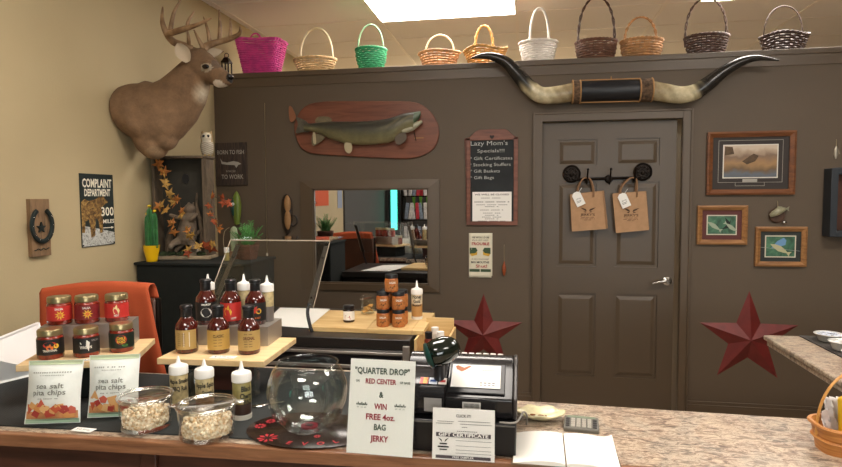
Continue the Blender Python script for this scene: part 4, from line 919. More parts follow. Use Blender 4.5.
m_sea = ramp_mat('underwater_green', [(.35,'22402f'),(.5,'3d6a50'),(.65,'5b8a68')], 9, .5)
def fishshape(q, x, y, s, rot, z, flip=1):
    pts_ = [(-1,0),(-.6,.2),(-.1,.28),(.4,.16),(.65,.06),(1,.26),(.92,0),(1,-.26),(.65,-.06),(.4,-.16),(-.1,-.25),(-.6,-.16)]; c_, s_ = math.cos(rot), math.sin(rot)
    q.flat([(x+s*(flip*a*c_-b_*s_), y+s*(flip*a*s_+b_*c_)) for a, b_ in pts_], z)
t, w, h, pw, ph, o = frame(697,205.5,746,244.5, 'oak-framed underwater fish print with a maroon mat, left of the other small one', m_fr2, .032, '5a2c28', dict(size=(.56,.46,.0), mat=m_sea))
q = MB(); fishshape(q, -.045, -.01, .055, -.6, .0072); fishshape(q, .055, -.012, .05, 2.5, .0072); q.build('painted_fish', mat('fish_silver', '9aa790', .6), t, smooth=0)
q = MB(); q.flat([(.02,.05),(.05,.02),(.06,.045),(.045,-.02),(.0,-.03),(.03,.0)], .0070); q.build('painted_weed', mat('weed_dark', '15251c', .7), t, smooth=0)
t, w, h, pw, ph, o = frame(755,226.5,805,266.5, 'oak-framed leaping fish print with a dark mat, lowest of the three pictures', m_fr2, .032, '2b2f2c', dict(size=(.56,.50,.0), mat=m_sea))
q = MB(); fishshape(q, -.0, -.018, .07, -.5, .0074); q.build('painted_fish', mat('fish_cream', 'b8b48c', .6), t, smooth=0)
q = MB(); q.flat([(-.055,-.01),(-.02,.035),(.02,.058),(.035,.04),(.03,.01),(-.02,-.005)], .0071); q.build('painted_splash', mat('splash_blue', '6a94bc', .6), t, smooth=0)
q = MB(); q.tube([(-w/2+.03,-.005,.0075),(w/2-.03,-.03,.0075)], .0012, 4); q.build('painted_line', mat('line_grey', '9aa09a', .7), t, smooth=0)
# bass ornament
c = bw(776.5, 214); t = thing('bass_ornament', 'small bass ornament on a dark wooden base hanging above the lowest picture', 'ornament', (c.x, D, c.z), BACK)
MB().lathe([(0,0),(.046,0),(.050,.008),(.042,.016),(0,.018)], 20, (0,-.01,0)).build('wood_base', mat('dark_burl', '4a3222', .6, var=.3, scale=30), t)
q = MB(); q.loft([((-.05,-.01,.03),.004,.01,(1,.5,0),(0,1,0)),((-.035,.0,.035),.012,.018,(1,.5,0),(0,1,0)),((-.005,.018,.038),.018,.024,(1,.4,0),(0,1,0)),((.025,.03,.036),.012,.016,(1,.2,0),(0,1,0)),((.045,.034,.034),.004,.007,(1,0,0),(0,1,0))], 14)
q.prism([(.04,.034),(.062,.05),(.058,.034),(.062,.02)], .031, .035); q.prism([(-.02,.03),(-.005,.052),(.02,.05),(.015,.035)], .034, .037); q.build('bass_body', mat('bass_silver', '8f8c72', .3, var=.3, scale=40), t)
q = MB(); q.tube([(.0,.03,.02),(0,.085,.01)], .0018, 6); q.build('wire', MATS['wire'], t); q = MB(); q.ell((.045,-.055,.012), (.014,.011,.008), 12, 8); q.build('charm', m_chrome, t)
c = bw(835.8, 151); t = thing('silver_charm', 'small silver fish charm hanging at the right edge of the back wall', 'ornament', (c.x, D-.004, c.z), BACK)
q = MB(); q.loft([((0,.03,0),.004,.004,(0,-1,0),(0,0,1)),((0,.012,0),.013,.008,(0,-1,0),(0,0,1)),((0,-.02,0),.015,.009,(0,-1,0),(0,0,1)),((0,-.05,0),.005,.004,(0,-1,0),(0,0,1))], 12); q.build('charm_body', mat('pewter', 'a39a8a', .35, .6), t)
q = MB(); q.tube([(0,.028,0),(.002,.075,-.004)], .0018, 6); q.tube([(.012,.01,0),(.02,-.02,0)], .0015, 5); q.build('wire', MATS['wire'], t)
# blue-black frame at right
a, b_ = bw(832,168,-.10), bw(832,237,-.10); hh = a.z-b_.z; zc = (a.z+b_.z)/2
t = thing('deep_frame', 'deep slate-blue box frame cut off by the right edge of the picture', 'frame', (a.x+.0, D, zc), BACK)
m_slate = mat('slate_blue_paint', '272d33', .5); w_ = .5
q = MB()
for c_, d_ in (((.02,0,.05),(.04,hh,.1)), ((w_-.02,0,.05),(.04,hh,.1)), ((w_/2,hh/2-.02,.05),(w_-.08,.04,.1)), ((w_/2,-hh/2+.02,.05),(w_-.08,.04,.1))): q.box(c_, d_)
q.build('frame', m_slate, t, bevel=.004); MB().box((w_/2,0,.02), (w_-.08,hh-.08,.02)).build('back_board', mat('rust_board', '4a2c1e', .8, var=.2, scale=10), t)

# coat rack and bags on the door
yd = yf
def dl(px, py): return aty(px, py, yd)
c = dl(608, 178); t = thing('coat_rack', 'dark cast iron hook rack with round medallion ends on the door', 'coat rack', (c.x, yd, c.z), BACK)
def LD(px, py): q_ = dl(px, py); return (q_.x-c.x, q_.z-c.z)
x0_, y0_ = LD(576,179.5); x1_, y1_ = LD(639,177.5)
q = MB(); q.tube([(x0_, y0_, .014),(x1_, y1_, .014)], .010, 8); q.build('rail', m_darkmetal, t)
for px, py in ((571.5,174),(642.5,172)):
    x_, y_ = LD(px, py); q = MB(); q.at((x_, y_, 0)); q.lathe([(0,0),(.060,0),(.062,.010),(.052,.016),(.048,.010),(0,.012)], 28)
    for k in range(10): a = 2*PI*k/10; q.ell((.036*math.cos(a), .036*math.sin(a), .014), (.010,.010,.006), 8, 5)
    q.ell((0,0,.014), (.018,.022,.010), 12, 8); q.tube([(-.03,-.01,.016),(0,.015,.02),(.03,-.01,.016)], .006, 6); q.build('medallion', m_darkmetal, t)
x_, y_ = LD(608.5,179); q = MB(); q.at((x_, y_, 0)).lathe([(0,.01),(.028,.012),(.02,.028),(0,.032)], 14); q.build('rosette', m_darkmetal, t)
hk = []
for px, py, tp in ((586,181,170),(608.5,181,169.5),(633,179,168.5)):
    x_, y_ = LD(px, py); _, yt_ = LD(px, tp); q = MB(); q.tube(spline([(x_,y_+.01,.02),(x_,y_-.02,.035),(x_,y_-.012,.06),(x_+.002,(y_+yt_)/2,.075),(x_+.004,yt_,.085)], 5), .0055, 8); q.ell((x_+.004, yt_, .086), (.009,.009,.009), 10, 6); q.build('hook', m_darkmetal, t); hk.append((x_, y_))
def bag(TL, TR, BR, BL, hkp, label, tagpx, seed):
    y_ = yd-.062; a, b_, c2, d2 = (aty(*p, y_) for p in (TL, TR, BR, BL)); o_ = (a+b_+c2+d2)/4; t = thing('paper_bag', label, 'paper bag', (o_.x, y_+.03, o_.z), BACK, group=None)
    loc = lambda v, z: (v.x-o_.x, v.z-o_.z, z)
    f4 = [loc(v, .03) for v in (d2, c2, b_, a)]; sh_ = Vector((.012 if seed else .02, .004, 0)); bk = [tuple(Vector(p)+sh_+Vector((0,0,-.05))) for p in f4]
    mid_ = [tuple((Vector(f4[i])+Vector(bk[i]))/2+Vector((-.006 if i in (1,2) else .006, 0, 0))) for i in range(4)]
    q = MB(); q.add(f4+mid_+bk, [(0,1,2,3),(8,11,10,9),(0,4,5,1),(4,8,9,5),(1,5,6,2),(5,9,10,6),(3,7,4,0),(7,11,8,4)]); q.build('bag_body', m_kraft, t, smooth=0)
    hx, hy = aty(*hkp, y_).x-o_.x, aty(*hkp, y_).z-o_.z; top = (f4[2][1]+f4[3][1])/2; xc = (f4[2][0]+f4[3][0])/2
    for zz in (.034, -.022):
        q = MB(); q.tube(spline([(xc-.052,top-.03,zz),(xc-.052,top+.03,zz),(hx-.028,hy-.012,zz*.8),(hx,hy+.002,zz*.6),(hx+.028,hy-.012,zz*.8),(xc+.05,top+.03,zz),(xc+.05,top-.03,zz)], 5), .0055, 6); q.build('bag_handle', mat('twisted_paper', '8c6a4c', .8), t)
    # tag
    tx, ty = aty(*tagpx[0], y_).x-o_.x, aty(*tagpx[0], y_).z-o_.z; r_ = tagpx[1]; q = MB(); q.at((tx, ty, .042), (0,.0,r_)); q.prism([(-.03,-.045),(.03,-.045),(.03,.04),(.012,.055),(-.012,.055),(-.03,.04)], 0, .002); g_ = q.build('gift_tag', m_white, t)
    q = MB(); q.tube([(tx+.0*1, ty+.05, .043),(tx+.02, ty+.08, .04)], .0018, 5); q.build('tag_string', m_white, t)
    q = MB(); q.at((tx, ty, .0445), (0,0,r_)); q.text('gift bag', 0, .005, .010, 0, fit=.03); q.rect(-.02,-.012,.015,-.009,0); q.rect(-.02,-.02,.008,-.017,0); q.build('tag_print', mat('tag_ink', '6a6864', .8), g_, smooth=0)
    # logo: crossed feathers over a name and two lines of small print
    xr = (f4[1][0]-f4[0][0]); q = MB(); q.at((0.003, -.012, .0312))
    for s_ in (-1, 1):
        q.flat([(s_*.008,.012),(s_*.030,.024),(s_*.052,.040),(s_*.034,.036),(s_*.012,.028)], 0); q.flat([(s_*.010,.004),(s_*.032,.010),(s_*.016,.014)], 0)
    q.text("JERKY'S", 0, -.010, .016, 0, fit=.095, bold=.02)
    for yy, ww in ((-.028,.085),(-.038,.10),(-.046,.05)):
        n2 = int(ww/.006)
        for k in range(n2):
            if k % 5 != 4: q.rect(-ww/2+k*.006, yy-.002, -ww/2+k*.006+.004, yy+.002, 0)
    q.build('printed_logo', mat('bag_ink', '4a3424', .8), t, smooth=0)
bag((570,194.5),(602,191),(606,229),(572,231.5), (586.5,178), 'brown paper gift bag on the left hook, tag tilted to the right', ((578.5,199.5),.45), 0)
bag((612.5,194),(646,191.5),(649,230),(616,233), (632.5,178), 'brown paper gift bag on the right hook, nearer the door handle', ((624,201),.42), 1)

# ================================================================== DELI CASE WITH GLASS GUARD
t = thing('deli_case', 'dark refrigerated deli case with steel trim behind the counter', 'display case', (-1.05, 2.985, 0))
MB().box((0,0,.415), (1.08,.70,.81)).build('case_body', mat('case_brown', '2f2823', .45), t, bevel=.012)
MB().box((0,.01,.846), (1.08,.72,.048)).build('top_deck', mat('case_deck', '26221f', .4), t, bevel=.004)
for z_, h_ in ((.803,.013),(.737,.016)): MB().box((0,-.356,z_), (1.08,.012,h_)).build('steel_trim', m_steel, t, bevel=.002)
MB().box((.524,-.358,.79), (.032,.016,.108)).build('steel_corner', m_steel, t, bevel=.002)
MB().box((0,-.354,.772), (1.0,.008,.038)).build('black_strip', m_black, t); MB().box((-.02,-.356,.50), (.98,.012,.42)).build('door_skin', mat('case_door', '3a302a', .35), t, bevel=.02)
g0, g1 = aty(230.5,240.5,3.0), aty(330,240.5,3.0); h0, h1 = aty(203,305,2.73), aty(313,308,2.73)
zt_, zb_ = (g0.z+g1.z)/2, (h0.z+h1.z)/2; gx0, gx1 = g0.x+1.05, g1.x+1.05
t2 = thing('sneeze_guard', 'slanted clear glass guard with black metal brackets on top of the deli case', 'glass guard', (-1.05, 2.98, .8705))
y_t, y_b = .02, -.25; zt2, zb2 = zt_-.8705, zb_-.8705
n_ = Vector((0, zt2-zb2, -(y_t-y_b))).normalized()*.003
q = MB(); q.add([(gx0,y_b,zb2),(gx1,y_b,zb2),(gx1,y_t,zt2),(gx0,y_t,zt2)]+[tuple(Vector(p)+n_) for p in ((gx0,y_b,zb2),(gx1,y_b,zb2),(gx1,y_t,zt2),(gx0,y_t,zt2))], [(0,1,2,3),(7,6,5,4),(0,4,5,1),(1,5,6,2),(2,6,7,3),(3,7,4,0)])
q.build('front_pane', m_glass, t2, smooth=0)
q = MB(); q.box(((gx0+gx1)/2, y_t+.13, zt2+.003), (gx1-gx0, .26, .006)); q.build('top_pane', m_glass, t2)
m_edge = mat('glass_edge', 'b8aa96', .2, spec=.8)
q = MB(); q.tube([(gx0,y_t,zt2),(gx1,y_t,zt2)], .004, 6); q.build('pane_edge', m_edge, t2)
for x in (gx0, gx1): q = MB(); q.tube([(x,y_b,zb2),(x,y_t,zt2)], .0022, 6); q.build('pane_edge', m_edge, t2)
for x in (gx0+.03, gx1-.03):
    q = MB(); q.add([(x-.012,y_b+.02,zb2),(x+.012,y_b+.02,zb2),(x+.012,y_t+.02,zt2-.03),(x-.012,y_t+.02,zt2-.03),(x-.012,y_b+.03,zb2),(x+.012,y_b+.03,zb2),(x+.012,y_t+.03,zt2-.03),(x-.012,y_t+.03,zt2-.03)], [(0,1,2,3),(7,6,5,4),(0,4,5,1),(1,5,6,2),(2,6,7,3),(3,7,4,0)])
    q.build('support_bar', mat('bracket_grey', '4a443e', .4, .6), t2, smooth=0)
    q = MB(); q.tube(spline([(x,y_b+.02,zb2+.02),(x-.004,y_b+.01,zb2-.03),(x+.012,y_b+.0,.03),(x+.022,y_b-.0,.0)], 5), .009, 8); q.build('bracket', m_black, t2)
    for f in (.15, .8): q = MB(); q.ell((x, y_b+.015+(y_t-y_b)*f, zb2+(zt2-.03-zb2)*f), (.007,.005,.007), 10, 6); q.build('screw_cap', m_darkmetal, t2)
pp = [atz(*p, .873) for p in ((262,325),(318,329),(330,312),(322,309),(280,308))]
c = sum(pp, Vector())/5; q = MB(); q.add([(p.x-c.x, p.y-c.y, .004 if i != 2 else .02) for i, p in enumerate(pp)], [(0,1,2,3,4)]); o = q.build('deli_paper', m_white, None, smooth=0, loc=(c.x, c.y, .8715)); sd = o.modifiers.new('s','SOLIDIFY'); sd.thickness = .002
tag(o, 'sheet of white deli paper lying on the case behind the glass guard', 'paper')
# cutting board on the case
bz = .8705; fl, bl, br_, fr_ = (atz(*p, .894) for p in ((308.7,326.5),(329,309.7),(435,312.4),(423.4,330.5)))
c = (fl+bl+br_+fr_)/4; t = thing('cutting_board', 'wide pale wooden cutting board with a centre seam on the deli case', 'cutting board', (c.x, c.y, .8702))
o4 = [(p.x-c.x, p.y-c.y) for p in (fl, fr_, br_, bl)]; lx = lambda f, a, b: (a[0]+(b[0]-a[0])*f, a[1]+(b[1]-a[1])*f)
ma, mb_ = lx(.515, o4[0], o4[1]), lx(.515, o4[3], o4[2])
for poly in ([o4[0], ma, mb_, o4[3]], [(ma[0]+.002, ma[1]), lx(.9,o4[0],o4[1]), lx(.9,o4[3],o4[2]), (mb_[0]+.002, mb_[1])], [lx(.902,o4[0],o4[1]), o4[1], o4[2], lx(.902,o4[3],o4[2])]):
    MB().prism(poly, 0, .022).build('board_plank', m_pine2, t, smooth=0, bevel=.002)
cb = .8925
def onboard(px, py, z=cb): v = atz(px, py, z); return v.x, v.y
# generic containers -------------------------------------------------
m_gold = mat('gold_lid', 'a89870', .3, .8); m_blid = mat('black_lid', '1b1b1d', .35)
m_salsa = mat('red_salsa', '7a2414', .25, var=.35, scale=60, coat=.6); m_sauce = mat('bbq_sauce', '4a150c', .15, var=.1, scale=10, coat=.8)
def salsa_jar(loc, label, r, h, body, labm, art, group, rz=0, lid=None, lab=(.2,.78)):
    if group == SG: rz = math.atan2(-loc[0], loc[1])*.92
    t = thing('sauce_jar', label, 'jar', loc, (0,0,rz), group)
    hb = h*.80
    MB().lathe([(0,0),(r*.9,0),(r*.98,.004),(r*.985,hb*.86),(r*.9,hb*.96),(r*.84,hb)], 28).build('jar_body', body, t)
    MB().lathe([(r*.88,hb-.002),(r*.93,hb),(r*.93,h-.004),(r*.88,h),(0,h)], 28).build('lid', lid or m_gold, t)
    if labm:
        l0, l1 = hb*lab[0], hb*(lab[1]+.08); w = r*1.35; q = MB(); q.patch(r*.995, -w, l0, w, l1, n=14); lb = q.build('paper_label', labm, t, fix=False)
        for nm, m, fn in art: q = MB(); fn(q, r*1.004, (l0+l1)/2, l1-l0); q.build(nm, m, lb, smooth=0, fix=False)
    return t
def burst(n, ro, ri, cx, cz_, ph=0): return [(cx+(ro if k % 2 == 0 else ri)*math.cos(PI*k/n+ph), cz_+(ro if k % 2 == 0 else ri)*math.sin(PI*k/n+ph)) for k in range(2*n)]
m_lred = mat('label_red', 'c2302a', .5); m_lmar = mat('label_maroon', '7c1f22', .5); m_lblk = mat('label_black', '1c1b1b', .5); m_lgrn = mat('label_dark_green', '16251c', .5)
m_py = mat('print_yellow', 'e8b83a', .5); m_po = mat('print_orange', 'd8702a', .5); m_pw = mat('print_white', 'e6e2d8', .5); m_pr = mat('print_red', 'c23428', .5); m_pg = mat('print_green', '3f8a3a', .5)
flame = [(-.010,-.014),(.010,-.014),(.014,-.002),(.008,.008),(.006,.002),(.002,.020),(-.006,.008),(-.009,.012),(-.014,.0)]
def A_burst(q, r, zc, h): q.shape(burst(9, .018, .008, .003, zc-.006), r)
def A_burst2(q, r, zc, h): q.shape(burst(6, .009, .005, .003, zc-.006, .3), r+.0004)
def txt(s_, dz, hh, fit, dx=0): return lambda q, r, zc, h: q.text(s_, dx, zc+dz*h, hh, bend=r, fit=fit, bold=.03)
def blob(x, dz, rx, rz_): return lambda q, r, zc, h: q.shape([(x+rx*math.cos(a), zc+dz*h+rz_*math.sin(a)) for a in [2*PI*k/16 for k in range(16)]], r)
# left board with six salsa jars
t = thing('display_block', 'dark display block under the board of salsa jars', 'display stand', (-1.49, 1.80, mt), (0,0,R(21)))
MB().box((0,0,.057), (.26,.2,.112)).build('block_body', m_blk_matte, t, bevel=.004)
bA = R(21); bcx, bcy = -1.495, 1.808
t = thing('wooden_board', 'pale wooden serving board under the red salsa jars', 'board', (bcx, bcy, .978), (0,0,bA)); MB().box((.004,0,.0105), (.350,.30,.021)).build('board_top', m_pine, t, bevel=.002)
q = MB(); q.box((0,-.168,.011), (.0,.0,.0)) if 0 else None
def brd(u, v): return bcx+u*math.cos(bA)-v*math.sin(bA), bcy+u*math.sin(bA)+v*math.cos(bA)
x, y = brd(-.02, .083); t = thing('jar_riser', 'brushed grey riser lifting the back row of salsa jars', 'riser', (x, y, .999), (0,0,bA))
MB().box((0,0,.086), (.29,.12,.005)).build('riser_top', m_steel, t); MB().box((0,-.055,.042), (.29,.004,.084)).build('riser_front', m_steel, t)
for sx in (-1,1): MB().box((sx*.143,.004,.042), (.004,.11,.084)).build('riser_side', m_steel, t)
SG = 'salsa jars on the left wooden board'; kz = 1.0885
f_j = [((-1.565,1.712), 'front left salsa jar with a black label and red and yellow picture', m_lblk, [('label_print', m_pr, blob(0,.16,.02,.010)), ('label_seal', m_py, blob(.019,.05,.008,.008)), ('label_print', m_po, lambda q, r, zc, h: q.shape(flame and [(x*.8, z_*.6+zc+.0) for x, z_ in flame], r+.0003)), ('label_text', m_pw, txt('TRADITIONAL', -.22, .007, .042))]),
       ((-1.462,1.753), 'front middle salsa jar with a black label and white drawing', m_lblk, [('label_print', m_pw, lambda q, r, zc, h: q.shape([(-.018,zc+.012),(.004,zc+.018),(.012,zc+.010),(.008,zc-.02),(.002,zc-.004),(-.016,zc+.006)], r)), ('label_text', m_pw, txt('WAGON', -.12, .010, .036)), ('label_print', mat('print_grey','8a8684',.5), txt('SALSA', .3, .006, .026, .03))]),
       ((-1.387,1.831), 'front right salsa jar with a dark green label and yellow badge', m_lgrn, [('label_badge', m_pr, blob(0,.08,.018,.016)), ('label_badge_border', m_py, lambda q, r, zc, h: q.text('CHILE', 0, zc+.004+.08*h, .009, bend=r+.0004, fit=.028, bold=.03)), ('label_text', m_py, lambda q, r, zc, h: q.text('ROJO', 0, zc-.007+.08*h, .009, bend=r+.0004, fit=.026, bold=.03)), ('label_leaf', m_pg, blob(.012,-.3,.010,.004))])]
for (x, y), lb, lm_, art in f_j: salsa_jar((x, y, .9995), lb, .041, .098, m_salsa, lm_, art, SG, rz=R(18))
b_j = [((-1.626,1.826), 'back left salsa jar with a bright red label and yellow starburst', m_lred, [('label_print', m_py, A_burst), ('label_print', m_po, A_burst2), ('label_text', m_pw, txt('SALSA', .3, .007, .026))]),
       ((-1.545,1.862), 'back middle salsa jar with a maroon label and yellow starburst', m_lmar, [('label_print', m_py, A_burst), ('label_print', m_po, A_burst2), ('label_text', m_pw, txt('SALSA', .3, .007, .026))]),
       ((-1.458,1.905), 'back right salsa jar with a red label and a cream flame', m_lred, [('label_flame', mat('print_cream', 'f0dca0', .5), lambda q, r, zc, h: q.shape([(x*.8, z_+zc+.003) for x, z_ in flame], r)), ('label_text', m_pw, txt('HOT', -.34, .007, .016))])]
for (x, y), lb, lm_, art in b_j: salsa_jar((x, y, kz), lb, .041, .098, m_salsa, lm_, art, SG, rz=R(18))
def card(cx, cy, z, w, d, rz, label):
    t = thing('price_card', label, 'price card', (cx, cy, z), (0,0,rz)); MB().box((0,0,.001), (w,d,.0016)).build('card_stock', m_white, t)
    q = MB(); q.text('$12.99 ea.', 0, 0, d*.35, .0022, fit=w*.7); q.build('card_text', m_ink, t, smooth=0)
v = atz(222, 358, 1.0); card(v.x, 1.795, .9995, .085, .03, R(3), 'small white price card lying in front of the barbecue sauce bottles')
v = atz(81, 431.5, .864); card(v.x, 1.47, .8642, .066, .026, R(-3), 'white price card on the mat in front of the pita chip bags')
v = atz(118, 358, 1.0); x, y = brd(.06,-.132); card(x, y, .9995, .14, .02, bA, 'long white price card at the front edge of the salsa board')
# barbecue board
t = thing('display_block', 'reddish brown block holding up the barbecue sauce board', 'display stand', (-1.03, 1.94, mt), (0,0,R(3)))
MB().box((0,0,.057), (.10,.16,.112)).build('block_body', mat('red_brown_wood', '43261f', .4), t, bevel=.003)
t = thing('wooden_board', 'pale wooden serving board under the barbecue sauce bottles', 'board', (-1.022, 1.937, .978), (0,0,R(3))); MB().box((-.003,-.01,.0105), (.372,.325,.021)).build('board_top', m_pine, t, bevel=.002)
t = thing('jar_riser', 'brushed steel riser lifting the back row of sauce bottles', 'riser', (-1.055, 2.025, .999), (0,0,R(5)))
MB().box((0,0,.067), (.30,.155,.005)).build('riser_top', m_steel, t); MB().box((0,-.075,.033), (.30,.004,.065)).build('riser_front', m_steel, t)
for sx in (-1,1): MB().box((sx*.148,.002,.033), (.004,.15,.065)).build('riser_side', m_steel, t)
def bbq(loc, label, labm, art, group, rz=0, r=.037, h=.164):
    rz += math.atan2(-loc[0], loc[1])*.95
    t = thing('sauce_bottle', label, 'bottle', loc, (0,0,rz), group)
    MB().lathe([(0,0),(r*.92,0),(r,.006),(r,h*.52),(r*.93,h*.60),(r*.62,h*.70),(r*.44,h*.76),(r*.42,h*.80)], 28).build('bottle_body', m_sauce, t)
    MB().lathe([(r*.46,h*.745),(r*.50,h*.76),(r*.48,h*.92),(r*.56,h*.93),(r*.56,h*.985),(r*.50,h),(0,h)], 24).build('bottle_cap', m_blid, t)
    q = MB(); q.patch(r*1.012, -r*1.4, h*.09, r*1.4, h*.50, n=14); lb = q.build('paper_label', labm, t, fix=False)
    for nm, m, fn in art: q = MB(); fn(q, r*1.022, h*.295, h*.41); q.build(nm, m, lb, smooth=0, fix=False)
    return t
m_lk = mat('label_kraft', 'b99a5c', .6); m_lk2 = mat('label_ochre', 'c09a4e', .6); m_brn = mat('print_brown', '4a2f18', .6)
G1 = 'barbecue sauce bottles on the right wooden board'
def lines(*ys): 
    def f(q, r, zc, h):
        for yy in ys:
            for k in range(8):
                if k % 4 != 3: q.shape([(-.016+k*.004, zc+yy*h),(-.0128+k*.004, zc+yy*h),(-.0128+k*.004, zc+yy*h+.002),(-.016+k*.004, zc+yy*h+.002)], r)
    return f
bbq((-1.148,1.850,.9995), 'front left sauce bottle with a tan label turned to show its white nutrition panel', m_lk, [('nutrition_panel', m_pw, lambda q, r, zc, h: q.shape([(.006,zc-.024),(.026,zc-.024),(.026,zc+.026),(.006,zc+.026)], r)), ('label_print', m_brn, lines(-.3,-.2,-.1,0,.1,.2,.3))], G1, R(-25))
bbq((-1.036,1.862,.9995), 'front middle sauce bottle with a golden label reading CLASSIC', m_lk2, [('label_text', m_brn, txt('CLASSIC', .2, .010, .036)), ('label_print', m_brn, lines(.0,-.15,-.3))], G1)
bbq((-.926,1.868,.9995), 'front right sauce bottle with a tan label and dark banner', m_lk, [('label_banner', mat('print_dark_red', '5a2018', .6), txt('ORIGINAL', .12, .011, .040)), ('label_print', m_brn, lines(-.05,-.18,-.3,.32))], G1)
zr = 1.0692
bbq((-1.155,1.993,zr), 'back left sauce bottle with a black label and white oval', m_lblk, [('label_oval', m_pw, blob(0,-.05,.020,.017)), ('label_text', m_lblk, lambda q, r, zc, h: q.text('GENUINE', 0, zc-.004, .008, bend=r+.0005, fit=.032, bold=.03)), ('label_text', m_pw, txt('SMOKEY', .38, .007, .034))], G1)
bbq((-1.060,2.000,zr), 'back middle sauce bottle with a bright red label and yellow flame', m_lred, [('label_flame', m_py, lambda q, r, zc, h: q.shape([(x-.010, z_*1.1+zc+.004) for x, z_ in flame], r)), ('label_text', m_pw, txt('HOT', -.36, .008, .02, .01))], G1)
bbq((-.968,2.010,zr), 'back right sauce bottle with a black label, red flames and gold seal', m_lblk, [('label_print', m_pr, lambda q, r, zc, h: q.shape(burst(7, .018, .010, -.004, zc+.008), r)), ('label_seal', m_py, blob(.012,.05,.010,.010)), ('label_text', m_po, txt('EXTRA HOT', -.32, .007, .036))], G1)
# squeeze bottles
m_cap = mat('white_squeeze_cap', 'eeece6', .4); m_squ = mat('frosted_plastic', 'c8bfa4', .35)
def squeeze(loc, label, fill, lower, texts, group, h=.178, r=.0275, rz=0, fh=.55, base=None):
    rz += math.atan2(-loc[0], loc[1])*.9
    t = thing('squeeze_bottle', label, 'squeeze bottle', loc, (0,0,rz), group)
    hb = h*.66; q = MB()
    f = fh*hb
    q.lathe([(0,.0),(r*.97,.0),(r,.004),(r*.985,.018),(r,f)], 24, mi=1); q.lathe([(r,f),(r,hb*.97),(r*.93,hb)], 24, mi=0, cap=False)
    q.build('bottle_body', [fill, lower], t)
    MB().lathe([(r*.98,hb-.002),(r*1.08,hb),(r*1.08,hb+.021),(r*1.0,hb+.026),(r*.45,hb+.031),(r*.26,hb+.036),(r*.11,h),(0,h)], 24).build('nozzle_cap', m_cap, t)
    if base: MB().lathe([(0,-.0005),(r*1.03,-.0005),(r*1.03,.014),(r*.9,.016)], 24).build('clear_base', base, t)
    if texts:
        q = MB()
        for s_, x, z_, hh, w in texts: q.text(s_, x, hb*z_, hh*1.1, bend=r*1.012, fit=w*1.05, bold=.035)
        q.build('marker_writing', m_ink, t, smooth=0, fix=False)
    return t
s_ma = mat('speckled_vinaigrette', 'b3a276', .4, var=.25, scale=70); s_br = mat('brown_rub', '7a5a3a', .5, var=.3, scale=60); s_dk = mat('dark_cherry_sauce', '3e2a22', .35); s_ol = mat('olive_sauce', '8f8450', .4, var=.2, scale=60); s_gr = mat('grey_sauce', '6e6660', .4)
G2 = 'white-capped squeeze bottles under the barbecue board'
squeeze((-1.088,1.70,mt), 'left squeeze bottle under the board marked Maple Smoked BBQ Rub', s_ma, s_ma, [('Maple Smoked', .004, .80, .013, .066), ('BBQ Rub', .004, .58, .013, .046)], G2, rz=.0, r=.0275, h=.162)
squeeze((-.984,1.675,mt), 'middle squeeze bottle under the board marked Apple Spice', s_ma, s_br, [('Apple Spice', .004, .80, .014, .062), ('Spread', .012, .58, .013, .034)], G2, h=.163)
squeeze((-.838,1.635,mt), 'right squeeze bottle marked Black Cherry BBQ, dark sauce in its lower half', s_ol, s_dk, [('Black', .016, .82, .015, .034), ('Cherry', .016, .63, .015, .040), ('BBQ', .020, .46, .014, .026)], G2, h=.174, base=mat('pale_base', 'cfc8ba', .4), fh=.42)
G3 = 'white-capped squeeze bottles behind the sauce bottles'
for (x, y, f_, lb) in ((-1.190,2.075,s_br,'squeeze bottle behind the black-labelled sauce, speckled brown filling'), (-1.05,2.09,s_ma,'squeeze bottle behind the red-labelled sauce, pale speckled filling'), (-.945,2.08,s_ma,'tall squeeze bottle at the right end of the steel riser, grey lower half')):
    squeeze((x, y-.018 if x > -1 else y-.005, zr), lb, f_, s_gr if x > -1 else f_, None, G3, h=.172, r=.0235, fh=.5)
# glass mason jars under the board
t = thing('glass_jar', 'empty clear glass jar under the right end of the barbecue board', 'jar', (-.915, 1.83, mt)); MB().lathe([(.036,.0),(.040,.004),(.040,.075),(.034,.09),(.033,.105),(.030,.105),(.031,.088),(.037,.073),(.037,.006),(0,.005)], 28, cap=False).build('jar_glass', m_glass, t)
t = thing('glass_jar', 'clear glass jar between the squeeze bottles in the shade of the board', 'jar', (-1.09, 1.80, mt)); MB().lathe([(.030,.0),(.034,.004),(.034,.065),(.028,.08),(.027,.095),(.024,.095),(.025,.078),(.031,.063),(.031,.006),(0,.005)], 28, cap=False).build('jar_glass', m_glass, t)
v = atz(262,400,.864); t = thing('silver_spoon', 'small silver spoon lying beside the glass jar', 'spoon', (-.83, 1.73, mt), (0,0,.5)); q = MB(); q.ell((0,0,.004), (.022,.013,.003), 14, 6); q.tube([(.02,0,.004),(.06,0,.006),(.08,0,.005)], .0022, 6); q.build('spoon_body', m_chrome, t)

